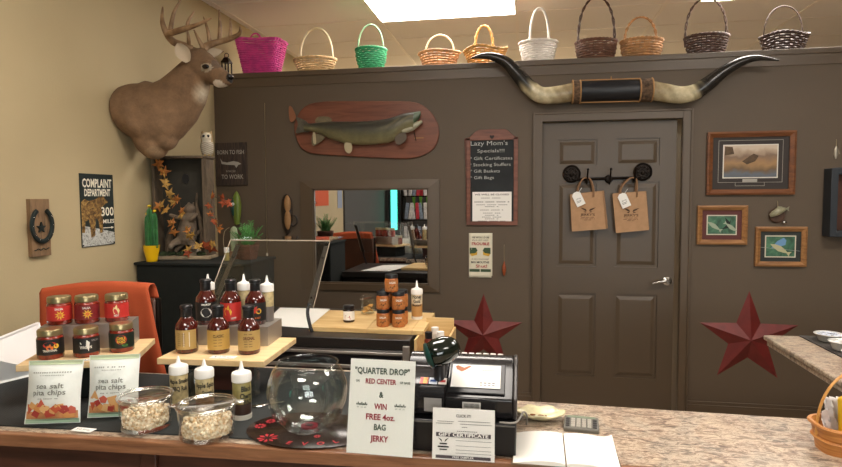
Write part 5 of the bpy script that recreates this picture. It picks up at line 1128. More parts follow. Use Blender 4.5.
# items on the cutting board
x, y = onboard(349,321.5); t = thing('preserve_jar', 'small dark jam jar with a white and red label alone on the cutting board', 'jar', (x, y+.0, cb), (0,0,.3))
MB().lathe([(0,0),(.027,0),(.030,.004),(.030,.058),(.026,.066)], 24).build('jar_body', mat('dark_jam', '2a1016', .15, coat=.6), t); MB().lathe([(.027,.064),(.0295,.066),(.0295,.084),(.027,.086),(0,.086)], 24).build('lid', m_blid, t)
q = MB(); q.patch(.0304, -.040, .012, .040, .058); lb = q.build('paper_label', m_white, t, fix=False); q = MB(); q.shape([(-.022,.016),(.008,.016),(.004,.036),(-.006,.026),(-.016,.038),(-.022,.036)], .0307); q.build('label_print', m_red, lb, smooth=0, fix=False)
x, y = onboard(368,314); t = thing('snack_jar', 'open clear glass jar of golden crackers with its lid leaning on top', 'jar', (x, y, cb))
MB().lathe([(.034,0),(.038,.004),(.039,.06),(.036,.078),(.034,.078),(.036,.06),(.035,.007),(0,.006)], 26, cap=False).build('jar_glass', m_glass, t)
random.seed(3); 
for k in range(9): 
    q = MB(); q.at((random.uniform(-.016,.016), random.uniform(-.016,.016), .016+.004*k), (random.uniform(-.6,.6), random.uniform(-.6,.6), random.uniform(0,3))).box((0,0,0), (.026,.022,.007)); q.build('cracker', mat('golden_cracker', 'c8944a', .7, var=.2, scale=60), t, bevel=.002)
q = MB(); q.at((-.006,0,.088), (0,-.22,0)).lathe([(0,.0),(.034,.0),(.040,.006),(.038,.016),(.02,.022),(0,.024)], 26); q.build('lid', m_plastic, t)
m_peach = mat('peach_salsa', 'b5642a', .3, var=.3, scale=60, coat=.5); m_pl = ramp_mat('label_tan', [(.35,'8a4c24'),(.5,'c07c40'),(.65,'a8602e')], 45, .6)
G4 = 'stacked amber salsa jars on the cutting board'
x0s, y0s = onboard(383,326); x1s, _ = onboard(399,326); dj = .071
def sj(ix, iy, iz, label): 
    xx = x0s+(x1s-x0s)*ix if iz < 2 else x0s+(x1s-x0s)*.55
    salsa_jar((xx, y0s+.004+iy*dj, cb+.0868*iz+.0003), label, .034, .086, m_peach, m_pl, [('label_text', m_pw, txt('SALSA', .25, .009, .034)), ('label_pepper', m_brn, lambda q, r, zc, h: q.shape([(-.014,zc-.012),(.0,zc-.016),(.014,zc-.008),(.012,zc+.002),(.004,zc-.005),(-.010,zc-.003)], r))], G4, rz=.2+.1*iz, lid=m_blid, lab=(.1,.8))
x1s = max(x1s, x0s+.071)
for iz, lev in ((0, 'bottom'), (1, 'second')):
    for iy, row in ((0, 'front'), (1, 'rear')):
        for ix, sd_ in ((0, 'left'), (1, 'right')): sj(ix, iy, iz, f'{sd_} amber salsa jar in the {row} row of the {lev} layer of the stack')
sj(0, 0, 2, 'single amber salsa jar on top of the stack')
x, y = onboard(417,318.5); squeeze((x, y, cb), 'squeeze bottle of honey mustard standing right of the salsa jar stack', mat('clear_upper', 'd8c8a8', .4), mat('honey_mustard', 'b98a50', .4), [('Honey', 0, .90, .018, .05), ('Gold', 0, .72, .016, .036), ('Mustard', 0, .57, .012, .05)], None, h=.20, r=.029, base=mat('clear_base2', 'dcd6cc', .3), fh=.6)
# wood stand right of case with small bottles
t = thing('pine_crate', 'small pine crate on legs right of the deli case holding little bottles', 'crate', (-.412, 2.80, 0))
q = MB(); q.box((0,0,.745), (.16,.30,.012)); q.build('crate_floor', m_pine2, t)
for sx in (-1,1): MB().box((sx*.076,0,.81), (.010,.30,.12)).build('crate_side', m_pine2, t); 
MB().box((0,-.146,.78), (.142,.010,.07)).build('crate_front', m_pine2, t); MB().box((0,.146,.83), (.142,.010,.17)).build('crate_back', m_pine2, t)
for sx in (-1,1):
    for sy in (-1,1): MB().box((sx*.066,sy*.135,.369), (.022,.022,.738)).build('leg', m_pine2, t)
for (x, y, c_, cp, lb) in ((-.435,2.715,'7a2c1c',m_blid,'little red spice bottle with a black cap in the pine crate'), (-.380,2.73,'b04a2c',m_cap,'little orange-red bottle with a white cap in the pine crate'), (-.42,2.82,'c8c0b0',m_cap,'pale little bottle standing at the back of the pine crate')):
    t = thing('spice_bottle', lb, 'bottle', (x, y, .752), group='little bottles in the pine crate'); MB().lathe([(0,0),(.020,0),(.021,.004),(.021,.10),(.016,.115)], 18).build('bottle_body', mat('spice'+c_, c_, .4, var=.2, scale=40), t); MB().lathe([(.018,.113),(.018,.142),(0,.143)], 18).build('cap', cp, t)
    q = MB(); q.patch(.0214, -.024, .03, .024, .08); q.build('paper_label', m_pw, t, fix=False)

# chair with orange cloth behind the counter
t = thing('bar_chair', 'brown padded chair with dark metal frame behind the salsa board', 'chair', (-1.82, 2.30, 0))
m_lea = mat('brown_leather', '4a2c1c', .45, var=.1, scale=8)
q = MB(); q.box((0,-.0,.88), (.52,.035,.44)); q.build('backrest', m_lea, t, bevel=.015); MB().box((0,.14,.62), (.46,.25,.06)).build('seat', m_lea, t, bevel=.02)
for sx in (-1,1):
    q = MB(); q.tube(spline([(sx*.25,.02,.0),(sx*.25,.02,.6),(sx*.265,-.005,.9),(sx*.262,-.0,1.10)], 4), .012, 8); q.build('rear_leg', m_darkmetal, t)
    q = MB(); q.tube([(sx*.22,.255,.0),(sx*.22,.25,.6)], .012, 8); q.build('front_leg', m_darkmetal, t)
q = MB(); c1, c2 = (-.30, .22); 
q = MB(); NX, NZ = 30, 20; vs = []
prof = []   # along the drape: front bottom -> over the top -> back
for j in range(NZ+1):
    f = j/NZ
    if f < .6: y_, z_ = -.030, .72+(1.115-.72)*f/.6
    elif f < .75: a = (f-.6)/.15*PI; y_, z_ = -.030*math.cos(a), 1.115+.022*math.sin(a)
    else: y_, z_ = .030, 1.115-(f-.75)/.25*.05
    prof.append((y_, z_))
for j, (y_, z_) in enumerate(prof):
    dn = max(0, (1.115-z_)/.4)
    for i in range(NX+1):
        u = i/NX; x = -.30+.535*u + .10*dn*(u-.15)*(1 if u > .5 else .3)
        w = .012*math.sin(u*17+dn*2)*dn+.006*math.sin(u*31)*dn
        vs.append((x, y_+(-abs(w)-.006*dn if y_ < 0 else abs(w)), z_+.018*math.sin(u*3.2)*(1-dn)+(.03*u if 1 else 0)-.05*dn*(1-u)+.02*math.sin(u*9)*dn))
q.add(vs, [(j*(NX+1)+i, j*(NX+1)+i+1, (j+1)*(NX+1)+i+1, (j+1)*(NX+1)+i) for j in range(NZ) for i in range(NX)])
o = q.build('orange_cloth', mat('orange_cloth', 'b8522c', .9, bump=.3, bscale=200), None, smooth=80, fix=False, loc=(-1.82, 2.30, .0)); sd = o.modifiers.new('s','SOLIDIFY'); sd.thickness = .004
tag(o, 'bright orange cloth draped over the chair back behind the salsa jars', 'cloth')
# white tray display at the far left
cs = [atz(-40,352,1.02), atz(37,322,1.02), atz(46,371,.868), atz(-40,392,.868)]; c = sum(cs, Vector())/4
t = thing('white_display', 'white plastic framed display leaning back at the far left of the counter', 'display stand', (c.x, c.y, .866))
lc = [p-Vector((c.x, c.y, .866)) for p in cs]; nrm = (lc[1]-lc[0]).cross(lc[3]-lc[0]).normalized(); 
if nrm.y > 0: nrm = -nrm
q = MB(); q.add([p for p in lc]+[p-nrm*.012 for p in lc], [(0,1,2,3),(7,6,5,4),(0,4,5,1),(1,5,6,2),(2,6,7,3),(3,7,4,0)]); q.build('frame', mat('white_plastic', 'e8e8e6', .35), t, smooth=0)
il = [lc[0].lerp(lc[2], .0)]; ui = lambda u, v: lc[3]+(lc[2]-lc[3])*u+(lc[0]-lc[3])*v+nrm*.0015+((lc[1]-lc[2])-(lc[0]-lc[3]))*u*v
q = MB(); q.add([ui(.05,.32), ui(.93,.32), ui(.93,.93), ui(.05,.93)], [(0,1,2,3)]); q.build('inner_panel', mat('pale_panel', 'cfd0cf', .25), t, smooth=0, fix=False)
q = MB(); q.add([ui(.05,.60), ui(.93,.60), ui(.93,.615), ui(.05,.615)], [(0,1,2,3)]); q.build('panel_line', mat('grey_line', 'a0a09e', .4), t, smooth=0, fix=False)
q = MB(); [q.add([ui(.2+.06*k,.10), ui(.24+.06*k,.10), ui(.24+.06*k,.14), ui(.2+.06*k,.14)], [(0,1,2,3)]) for k in range(10)]; q.build('button_marks', MATS['grey_line'], t, smooth=0, fix=False)

# ================================================================== FRONT OF THE COUNTER
# pita chip bags
def chipbag(loc, rz, w, h, label, lean, seed):
    random.seed(seed); t = thing('pita_chip_bag', label, 'chip bag', loc, (-lean,0,rz), 'bags of sea salt pita chips')
    N, Mz = 14, 20; q = MB()
    def S(u, v, side):
        b = math.sin(PI*min(max((v-.05)/.9, 0), 1))**.6*(1-abs(2*u-1)**2.5); wr = .003*math.sin(u*23+v*7+seed)+.0025*math.sin(v*31+u*11)
        return ((u-.5)*w*(1-.05*math.sin(PI*v)), side*(-.028*b-.0006-(abs(wr)*b)), h*v)
    for side in (1, -1):
        q.add([S(i/N, j/Mz, side) for j in range(Mz+1) for i in range(N+1)], [(j*(N+1)+i, j*(N+1)+i+1, (j+1)*(N+1)+i+1, (j+1)*(N+1)+i) for j in range(Mz) for i in range(N)])
    q.build('bag_film', mat('bag_film', 'e6eae4', .3, bump=1.0, bscale=18), t, smooth=60, fix=False)
    def onbag(name, m, u0, v0, u1, v1, parent=t, off=.0012, poly=None):
        q = MB(); n = 8
        if poly: 
            pts_ = [Vector(S(u, v, 1))+Vector((0,-off,0)) for u, v in poly]; cc_ = sum(pts_, Vector())/len(pts_)+Vector((0,-.0008,0)); q.add([cc_]+pts_, [(0, i+1, (i+1) % len(pts_)+1) for i in range(len(pts_))])
        else:
            q.add([Vector(S(u0+(u1-u0)*i/n, v0+(v1-v0)*j/n, 1))+Vector((0,-off,0)) for j in range(n+1) for i in range(n+1)], [(j*(n+1)+i, j*(n+1)+i+1, (j+1)*(n+1)+i+1, (j+1)*(n+1)+i) for j in range(n) for i in range(n)])
        return q.build(name, m, parent, smooth=60, fix=False)
    onbag('top_seal', mat('pale_green_film', 'b9c6a4', .35), .02, .93, .98, .995); onbag('bottom_seal', mat('bag_green', 'a3bda0', .35), .02, .01, .98, .075)
    onbag('chip_picture', mat('chip_base', 'c98d5c', .5, var=.25, scale=30), .03, .08, .97, .20)
    cols = ['c25a3a', 'e0ab6c', 'a83a34', 'd89a58', 'c8604a', 'e2b67c', 'b84a3a', 'd8a468']
    for k in range(13):
        u, v_ = .1+.066*k, .13+.13*random.random()+(.12 if k in (1, 4) else 0)+(.05 if k in (7,8) else 0); s_ = random.uniform(.08,.14); a0_ = random.uniform(0, 6); nn = random.choice((3,4,4,5))
        onbag('printed_chip', mat('chip'+cols[k % 8], cols[k % 8], .5), 0,0,0,0, off=.0022+.0003*k, poly=[(min(.95,max(.05,u+s_*math.cos(a0_+2*PI*i/nn))), max(.09, v_+s_*.75*math.sin(a0_+2*PI*i/nn))) for i in range(nn)])
    for s_, v_, hh, ww, m_ in (('sea salt', .60, .015, .50, mat('grey_print', '7a7d74', .6)), ('pita chips', .50, .016, .60, MATS['grey_print'])):
        q = MB(); g_ = MB(); g_.text(s_, 0, 0, hh, fit=w*ww, bold=.012)
        q.add([Vector(S(min(.98,max(.02, x/w+.5)), v_+y/h, 1))+Vector((0,-.0045,0)) for x, y, _ in g_.v], g_.f); q.build('lettering', m_, t, smooth=0, fix=False)
    q = MB()
    for (v_, x0, x1, st) in ((.80,.14,.86,.045),(.76,.3,.72,.04),(.40,.3,.68,.035)):
        u = x0
        while u < x1:
            if random.random() > .12: q.add([Vector(S(u+a, v_+b, 1))+Vector((0,-.004,0)) for a, b in ((0,0),(.028,0),(.028,.022 if v_ > .79 else .012),(0,.022 if v_ > .79 else .012))], [(0,1,2,3)])
            u += st
    q.build('small_print', mat('light_print', '9a9d95', .6), t, smooth=0, fix=False)
chipbag((-1.372,1.495,mt+.003), R(14), .160, .184, 'front left bag of sea salt pita chips, white with chips pictured along the bottom', R(12), 2)
chipbag((-1.228,1.57,mt+.003), R(16), .150, .187, 'second bag of sea salt pita chips, partly behind the left popcorn tub', R(10), 5)
# popcorn tubs
m_pop = mat('popcorn_white', 'f4edd6', .9, scale=110, col2='c9a878')
def tub(loc, r, h, label, fill, seed, ra):
    t = thing('popcorn_tub', label, 'food container', loc)
    MB().lathe([(0,.002),(r*.92,.002),(r*.95,.008),(r*.965,h*.55),(r*.985,h*.9),(r*.99,h)], 40, cap=False).build('clear_tub', m_tub, t, smooth=80)
    q = MB()
    for rr_k, zz_k, th_k in ((1.0,h,.0026),(1.03,h+.006,.0022),(.90,h+.004,.0016)): q.tube([(r*rr_k*math.cos(a), r*rr_k*math.sin(a), zz_k) for a in [2*PI*k/48 for k in range(48)]], th_k, 6, closed=True)
    q.build('tub_rim', m_rim, t, smooth=80)
    MB().lathe([(r*1.03,h+.004),(r*1.0,h+.009),(r*.94,h+.008),(r*.90,h+.003),(0,h+.002)], 40, cap=False).build('clear_lid', m_tub, t, smooth=80)
    q = MB(); q.at((0,0,0),(0,0,ra)).box((r*1.15,0,h+.005), (r*.30,.022,.005)); q.build('lid_tab', m_rim, t, bevel=.002); q = MB(); q.at((0,0,0),(0,0,ra)).box((-r*1.13,0,h+.005), (r*.24,.022,.005)); q.build('lid_tab', m_rim, t, bevel=.002)
    random.seed(seed); q = MB()
    for k in range(520):
        z = random.uniform(.012, h*fill); f = z/h
        rr = r*(.92+.04*f)-.009
        top = z > h*fill-.02
        rad_ = rr*(math.sqrt(random.random()) if top else random.uniform(.86,1)); a = random.uniform(0, 2*PI); s_ = random.uniform(.0042,.0068)
        if top: z += .010*(1-(rad_/rr)**2)
        q.ell((rad_*math.cos(a), rad_*math.sin(a), z), (s_*random.uniform(.8,1.2), s_*random.uniform(.8,1.2), s_), 6, 4)
    q.lathe([(0,.01),(r*.78,.01),(r*.80,h*fill-.012),(0,h*fill-.006)], 20)
    o = q.build('popcorn', m_pop, None, smooth=80, fix=False, loc=(loc[0], loc[1], loc[2]+.0)); tag(o, 'fluffy white popcorn filling the ' + ('left' if seed == 1 else 'right') + ' clear tub', 'popcorn'); o['kind'] = 'stuff'
tub((-1.085,1.525,mt), .074, .088, 'left clear plastic tub of popcorn beside the chip bags', .60, 1, -.5)
tub((-.874,1.495,mt), .079, .085, 'right clear plastic tub of popcorn with a lid tab, in front of the squeeze bottles', .62, 2, .35)
# oval mat, fishbowl
mc = (-.60, 1.575)
t = thing('oval_mat', 'glossy dark oval mat with red daisies and letters under the fishbowl', 'mat', (mc[0], mc[1], mt))
MB().lathe([(0,0),(.183,0),(.185,.002),(.183,.0035),(0,.0035)], 60, sq=.70).build('mat_base', mat('glossy_brown_mat', '2a1c16', .25), t, smooth=80)
m_rp = mat('mat_red', 'c02c38', .45)
def daisy(x, y, s_):
    q = MB(); q.at((x, y, .0042))
    for k in range(9): a = 2*PI*k/9; q.flat([(.25*s_*math.cos(a), .25*s_*math.sin(a)), (.75*s_*math.cos(a-.24), .75*s_*math.sin(a-.24)), (s_*math.cos(a), s_*math.sin(a)), (.75*s_*math.cos(a+.24), .75*s_*math.sin(a+.24))], 0)
    q.build('daisy_print', m_rp, t, smooth=0, fix=False)
daisy(-.092,-.082,.030); daisy(-.150,-.005,.018); daisy(-.135,.035,.016); daisy(.04,-.05,.010)
for k, ch in enumerate('LOVE'):
    a = R(-47-17*(k)); rr = .150; q = MB(); q.at((rr*math.cos(a), rr*.70*math.sin(a)-.0, .0042)); q.text(ch, 0, 0, .020, 0, rot=a-PI/2+PI, bold=.02); q.build('red_letter', m_rp, t, smooth=0, fix=False)
t = thing('fishbowl', 'large empty round glass fishbowl on the oval mat', 'glass bowl', (-.605, 1.575, mt+.004))
br = .115; q = MB(); pr_ = []
for k in range(0, 27):
    a = -PI/2+.42+(PI-.42-.84)*k/26; pr_.append((br*math.cos(a)*1.0, .100+br*math.sin(a)*1.04))
zb0 = pr_[0][1]; pr_ = [(0, zb0)]+pr_; pr_ = [(r_, z_-zb0) for r_, z_ in pr_]; rt, ztp = pr_[-1]
pr_ += [(rt+.001, ztp+.002),(rt+.004, ztp+.004),(rt+.003, ztp+.006),(rt-.001, ztp+.005)]
q.lathe(pr_, 56, cap=False); q.lathe([(0,.006)]+[(r_*.955, z_*.965+.006) for r_, z_ in pr_[1:-4]], 56, cap=False); q.build('glass_body', m_glassb, t, smooth=80)
tq = thing('red_target', 'small red target disc with a label inside the bottom of the fishbowl', 'disc', (-.600, 1.572, mt+.0105)); MB().cyl((0,0,0), .024, .005, 28).build('red_disc', mat('deep_red', '701020', .35), tq); MB().box((0,-.002,.0060), (.022,.014,.002)).build('disc_label', mat('disc_dark', '2c2426', .4), tq)
# quarter drop sign
def stand_sign(name, label, cat, bl_, br2, tl, tr, zb, lean, w_pad=.004):
    pass
a, b_ = atz(346,452.5,.862), atz(412,458,.862); base = (a+b_)/2; wq = (b_-a).length; rq = math.atan2(b_.y-a.y, b_.x-a.x)
hq = .243; t = thing('quarter_drop_sign', 'tall white quarter drop sign in a leaning clear holder', 'sign', (base.x, base.y+.004, ctop+.001), (R(-12),0,rq))
MB().box((0,0,hq/2), (wq,.0022,hq)).build('paper_sheet', mat('cool_white_paper', 'f0f2ea', .6), t)
q = MB(); q.box((0,-.003,hq/2), (wq+.004,.0015,hq+.003)); q.build('clear_sleeve', m_plastic, t)
q = MB(); q.add([(-wq/2,.002,hq-.01),(wq/2,.002,hq-.01),(wq/2,.03,.0+.0),(-wq/2,.03,.0)], [(0,1,2,3)]); o = q.build('easel_back', m_plastic, t, smooth=0)
m_gt = mat('dark_green_ink', '4a5a4e', .7); m_rt = mat('crimson_ink', '9c2f3c', .7)
def stext(q, s_, v_, hh, fit, x=0, z=-.0042, bold=.012): 
    g_ = MB(); g_.text(s_, 0, 0, hh, fit=fit, bold=bold); q.add([(x+p[0], z, v_+p[1]) for p in g_.v], g_.f)
for s_, v_, hh, ft, xx, mm_ in (('"QUARTER DROP"', .875, .016, wq*.84, 0, m_gt), ('&', .625, .015, .012, 0, m_gt), ('BAG', .285, .015, .032, 0, m_gt), ('***', .475, .026, .030, -.052, m_gt), ('***', .475, .026, .030, .052, m_gt), ('ON', .765, .006, .010, -.066, m_gt), ('OF BASE', .765, .006, .028, .063, m_gt),
                                ('RED CENTER', .765, .013, wq*.47, -.003, m_rt), ('WIN', .50, .015, .034, 0, m_rt), ('FREE 4oz.', .39, .015, wq*.44, 0, m_rt), ('JERKY', .165, .015, .048, 0, m_rt)):
    q = MB(); stext(q, s_, hq*v_, hh, ft, xx, bold=.025); q.build('red_lettering' if mm_ is m_rt else 'green_lettering', mm_, t, smooth=0, fix=False)
# cash register
t = thing('cash_register', 'black cash register with a rounded top, rear display panel and cash drawer', 'cash register', (-.165, 1.66, ctop))
X0, X1 = -.150, .150
MB().box((0,0,.047), (X1-X0+.004,.34,.088)).build('cash_drawer', mat('drawer_black', '121214', .3), t, bevel=.004)
MB().box((.0,-.171,.086), (X1-X0,.004,.003)).build('drawer_seam', mat('seam_grey', '55524e', .4), t)
def prof_mesh(name, x0, x1, prof, m, bev=.004):
    n = len(prof); q = MB(); q.add([(x0,y,z) for y,z in prof]+[(x1,y,z) for y,z in prof], [tuple(range(n)), tuple(reversed(range(n, 2*n)))]+[(i,i+n,(i+1)%n+n,(i+1)%n) for i in range(n)]); return q.build(name, m, t, smooth=40, bevel=bev)
P1 = [(-.14,.094),(-.15,.12),(-.15,.150),(-.135,.160),(-.065,.206),(-.04,.222),(-.015,.228),(.02,.226),(.05,.21),(.15,.18),(.15,.094)]
P0 = [(-.14,.094),(-.15,.12),(-.15,.150),(-.140,.178),(-.115,.194),(-.06,.207),(-.045,.226),(-.02,.236),(.01,.232),(.05,.21),(.15,.18),(.15,.094)]
m_regb = mat('register_black', '1d1b1c', .22); prof_mesh('register_body_left', X0, -.035, P0, m_regb); prof_mesh('register_body_right', -.035, X1-.006, P1, m_regb)
prof_mesh('end_cap', X1-.006, X1+.004, [(y_*1.02+.0, z_+.003*(z_ > .1)) for y_, z_ in P1], mat('cap_grey', '3a3635', .3), .003)
sl = Vector((0, .070, .046)).normalized(); nn_ = Vector((0, -sl.z, sl.y))
def onslope(x, s_, o=.0015): p = Vector((x, -.135, .160))+sl*s_+nn_*o; return p
q = MB(); q.add([onslope(-.028,-.004), onslope(.122,-.004), onslope(.122,.098), onslope(-.028,.098)]+[onslope(-.028,-.004,.006), onslope(.122,-.004,.006), onslope(.122,.098,.006), onslope(-.028,.098,.006)], [(0,1,2,3),(7,6,5,4),(0,4,5,1),(1,5,6,2),(2,6,7,3),(3,7,4,0)]); q.build('display_frame', m_black, t, bevel=.002)
q = MB(); q.add([onslope(-.022,.012,.008), onslope(.110,.012,.008), onslope(.110,.092,.008), onslope(-.022,.092,.008)], [(0,1,2,3)]); dp = q.build('display_sheet', m_white, t, smooth=0, fix=False)
q = MB(); 
def onsheet(q, x0, s0, x1, s1): q.add([onslope(x0,s0,.0085), onslope(x1,s0,.0085), onslope(x1,s1,.0085), onslope(x0,s1,.0085)], [(0,1,2,3)])
for k in range(4): onsheet(q, .055+.011*k, .020, .062+.011*k, .023); onsheet(q, .055+.011*k, .027, .062+.011*k, .031)
for k in range(6): onsheet(q, .06+.007*k, .072, .064+.007*k, .0745)
q.build('sheet_print', mat('sheet_grey', '8a8884', .7), dp, smooth=0, fix=False)
q = MB(); q.add([onslope(x, s_, .0086) for x, s_ in ((-.010,.074),(.004,.066),(.014,.072),(.030,.086),(.024,.088),(.010,.080),(-.008,.088),(-.014,.084))], [tuple(range(8))]); q.build('sheet_emblem', mat('emblem_tan', 'b8714a', .6), dp, smooth=0, fix=False)
def front(q, x0, z0, x1, z1, y=-.1512): q.add([(x0,y,z0),(x1,y,z0),(x1,y,z1),(x0,y,z1)], [(0,1,2,3)])
q = MB(); front(q, .012, .106+.008, .060, .140, -.1515); bc = q.build('barcode_sticker', mat('sticker_grey', 'c8c4bc', .5), t, smooth=0, fix=False)
q = MB(); [front(q, .016+.0032*k, .124, .0178+.0032*k, .136, -.1520) for k in range(13)]; q.build('barcode_bars', m_ink, bc, smooth=0, fix=False)
q = MB(); front(q, -.090, .108, -.043, .146, -.1515); q.build('notice_sticker', mat('sticker_silver', '8e8b88', .35), t, smooth=0, fix=False)
for k, (c_, nm) in enumerate((('c23a2c','red_card_logo'),('d8dce6','white_card_logo'),('d8d0c8','pale_card_logo'))):
    q = MB(); x0 = -.104+.025*k; q.add([(x0,-.1380,.1810),(x0+.022,-.1380,.1810),(x0+.022,-.1190,.1930),(x0,-.1190,.1930)], [(0,1,2,3)]); lg = q.build(nm, mat('cl'+c_, c_, .4), t, smooth=0, fix=False)
    q = MB(); q.add([(x0+.009,-.1376,.1820),(x0+.020,-.1376,.1820),(x0+.020,-.1200,.1931),(x0+.009,-.1200,.1931)] if k == 0 else [(x0+.003,-.1320,.1857),(x0+.019,-.1320,.1857),(x0+.019,-.1260,.1895),(x0+.003,-.1260,.1895)], [(0,1,2,3)]); q.build('logo_mark', mat('lm%d' % k, ('e0a030','2c4a8c','b03a3a')[k], .4), lg, smooth=0, fix=False)
for k in range(7):
    q = MB(); q.box((-.022+.021*k, .036, .220), (.016,.014,.008)); q.build('key', m_lframe, t, bevel=.002)
q = MB(); q.tube(spline([(X1-.04,-.16,.092),(X1+.0,-.165,.096),(X1+.02,-.10,.10),(X1+.03,-.02,.06),(X1+.03,.05,.005)], 6), .003, 6); q.build('cable', mat('cable_grey', '8a857c', .5), t)
# scanner in front
sc_ = aty(437.5, 376, 1.565); t = thing('barcode_scanner', 'glossy dark barcode scanner head tilted on its stand on the register', 'scanner', (sc_.x+.008, 1.545, ctop+.150))
q = MB(); q.lathe([(.026,.0),(.024,.006),(.017,.014),(.014,.05),(.015,.085)], 20); q.build('stand_neck', m_black, t)
q = MB(); H_ = Vector((.0,.006,.022)); D_ = (.85,.25,.30)
q.loft([(Vector(c_)+H_, a_, b_, D_, (0,0,1)) for c_, a_, b_ in (((-.030,-.028,.075),.020,.018), ((-.026,-.026,.076),.033,.032), ((-.005,-.018,.083),.038,.038), ((.020,-.008,.092),.037,.036), ((.040,.000,.098),.029,.028), ((.052,.005,.101),.014,.013))], 24)
q.build('scanner_head', mat('scanner_green_black', '121a12', .12, coat=.5), t, smooth=80)
q = MB(); q.loft([(Vector(c_)+H_, a_, b_, D_, (0,0,1)) for c_, a_, b_ in (((-.034,-.0295,.0735),.018,.016), ((-.029,-.0275,.0755),.035,.034), ((-.022,-.0250,.0775),.0365,.0355))], 24); q.build('rubber_ring', mat('teal_ring', '0e3a34', .3), t, smooth=80)
bpy.data.objects['cash_register'].scale = (1,1,.957)
# gift certificate sign
a, b_ = atz(432,458.5,.862), atz(494.5,462.5,.862); base = (a+b_)/2; wc = (b_-a).length; hc_ = .128; rc_ = math.atan2(b_.y-a.y, b_.x-a.x)
t = thing('gift_certificate_sign', 'small white gift certificate card in a clear stand before the register', 'sign', (base.x, base.y+.002, ctop+.001), (R(-10),0,rc_))
MB().box((0,0,hc_/2), (wc,.002,hc_)).build('paper_sheet', m_white, t); MB().box((0,-.0028,hc_/2), (wc+.003,.0014,hc_+.002)).build('clear_sleeve', m_plastic, t)
z_ = -.0041; q = MB()
def fr(q, x0, v0, x1, v1, z=z_): q.add([(x0*wc,z,v0*hc_),(x1*wc,z,v0*hc_),(x1*wc,z,v1*hc_),(x0*wc,z,v1*hc_)], [(0,1,2,3)])
stext(q, 'CLICK IT!', hc_*.86, .007, wc*.24, z=z_)
for v_, xa, xb in ((.74,-.42,-.16),(.70,-.44,-.18),(.755,-.08,.42),(.70,-.05,.45),(.64,-.02,.06),(.56,-.1,.2)):
    k = xa
    while k < xb: fr(q, k, v_, k+.02, v_+.012); k += .03
for v_ in (.38,.28,.20,.14): fr(q, -.12, v_, .45, v_+.006)
for s_ in (-1, 1): q.add([((-.32+s_*.02)*wc, z_, .34*hc_), ((-.32+s_*.09)*wc, z_, .43*hc_), ((-.32+s_*.03)*wc, z_, .39*hc_)], [(0,1,2)])
fr(q, -.38, .30, -.26, .325); fr(q, -.41, .24, -.23, .265); fr(q, -.38, .19, -.26, .21)
q.build('black_print', m_ink, t, smooth=0, fix=False)
q = MB(); fr(q, -.44, .45, .44, .53); fr(q, -.44, .03, .44, .09); q.build('dark_banner', mat('banner_grey', '4a4246', .6), t, smooth=0, fix=False)
q = MB(); stext(q, 'GIFT CERTIFICATE', hc_*.49, .0085, wc*.80, z=z_-.0004, bold=.03); q.build('white_lettering', m_white, t, smooth=0, fix=False); q = MB(); stext(q, 'FREE SAMPLER', hc_*.06, .005, wc*.34, z=z_-.0004); q.build('white_lettering', m_white, t, smooth=0, fix=False)
# dish, calculator, book
t = thing('shell_dish', 'shallow pale oval dish with brown flecks behind the open book', 'dish', (.056, 1.765, ctop))
q = MB(); vs = []; NR = 8; NA = 36
for j in range(NR+1):
    f = j/NR
    for i in range(NA):
        a = 2*PI*i/NA; w_ = 1+.04*math.sin(7*a)*f; vs.append((.074*f*w_*math.cos(a), .048*f*w_*math.sin(a), .002+.024*f**2.2+.003*math.sin(7*a)*f**3))
q.add(vs, [(j*NA+i, j*NA+(i+1) % NA, (j+1)*NA+(i+1) % NA, (j+1)*NA+i) for j in range(NR) for i in range(NA)]); o = q.build('dish_body', mat('pearly_glaze', 'd8d0a8', .25, var=.12, scale=30), t, smooth=80, fix=True); sd = o.modifiers.new('s','SOLIDIFY'); sd.thickness = .003
q = MB(); random.seed(5)
for k in range(16): q.ell((random.uniform(-.035,.02), random.uniform(-.015,.012), .009+.003*random.random()), (random.uniform(.003,.007), .003, .003), 8, 5)
q.build('brown_crumbs', mat('crumb_brown', '8c5a40', .8), t)
t = thing('calculator', 'grey desk calculator lying beside the shell dish', 'calculator', (.172, 1.727, ctop+.001), (R(4),0,R(-6)))
MB().box((0,0,.007), (.098,.085,.013)).build('calculator_body', mat('calc_grey', '6e6b62', .4), t, bevel=.003); MB().box((-.0,.033,.0142), (.08,.012,.002)).build('screen', mat('lcd', '8f9a86', .2), t)
for i in range(6):
    for j in range(4): MB().box((-.038+.0152*i, .016-.0148*j, .0150), (.011,.010,.003)).build('key', mat('key_light', 'b0aba0', .5) if i % 5 else mat('key_dark', '3c3a38', .5), t, bevel=.0008)
t = thing('open_book', 'open ledger book with blank white pages at the counter edge', 'book', (.112, 1.545, ctop), (0,0,R(-1.5)))
MB().box((0,.0,.0025), (.268,.20,.004)).build('cover', mat('book_cover', '6e5a44', .6), t, bevel=.001)
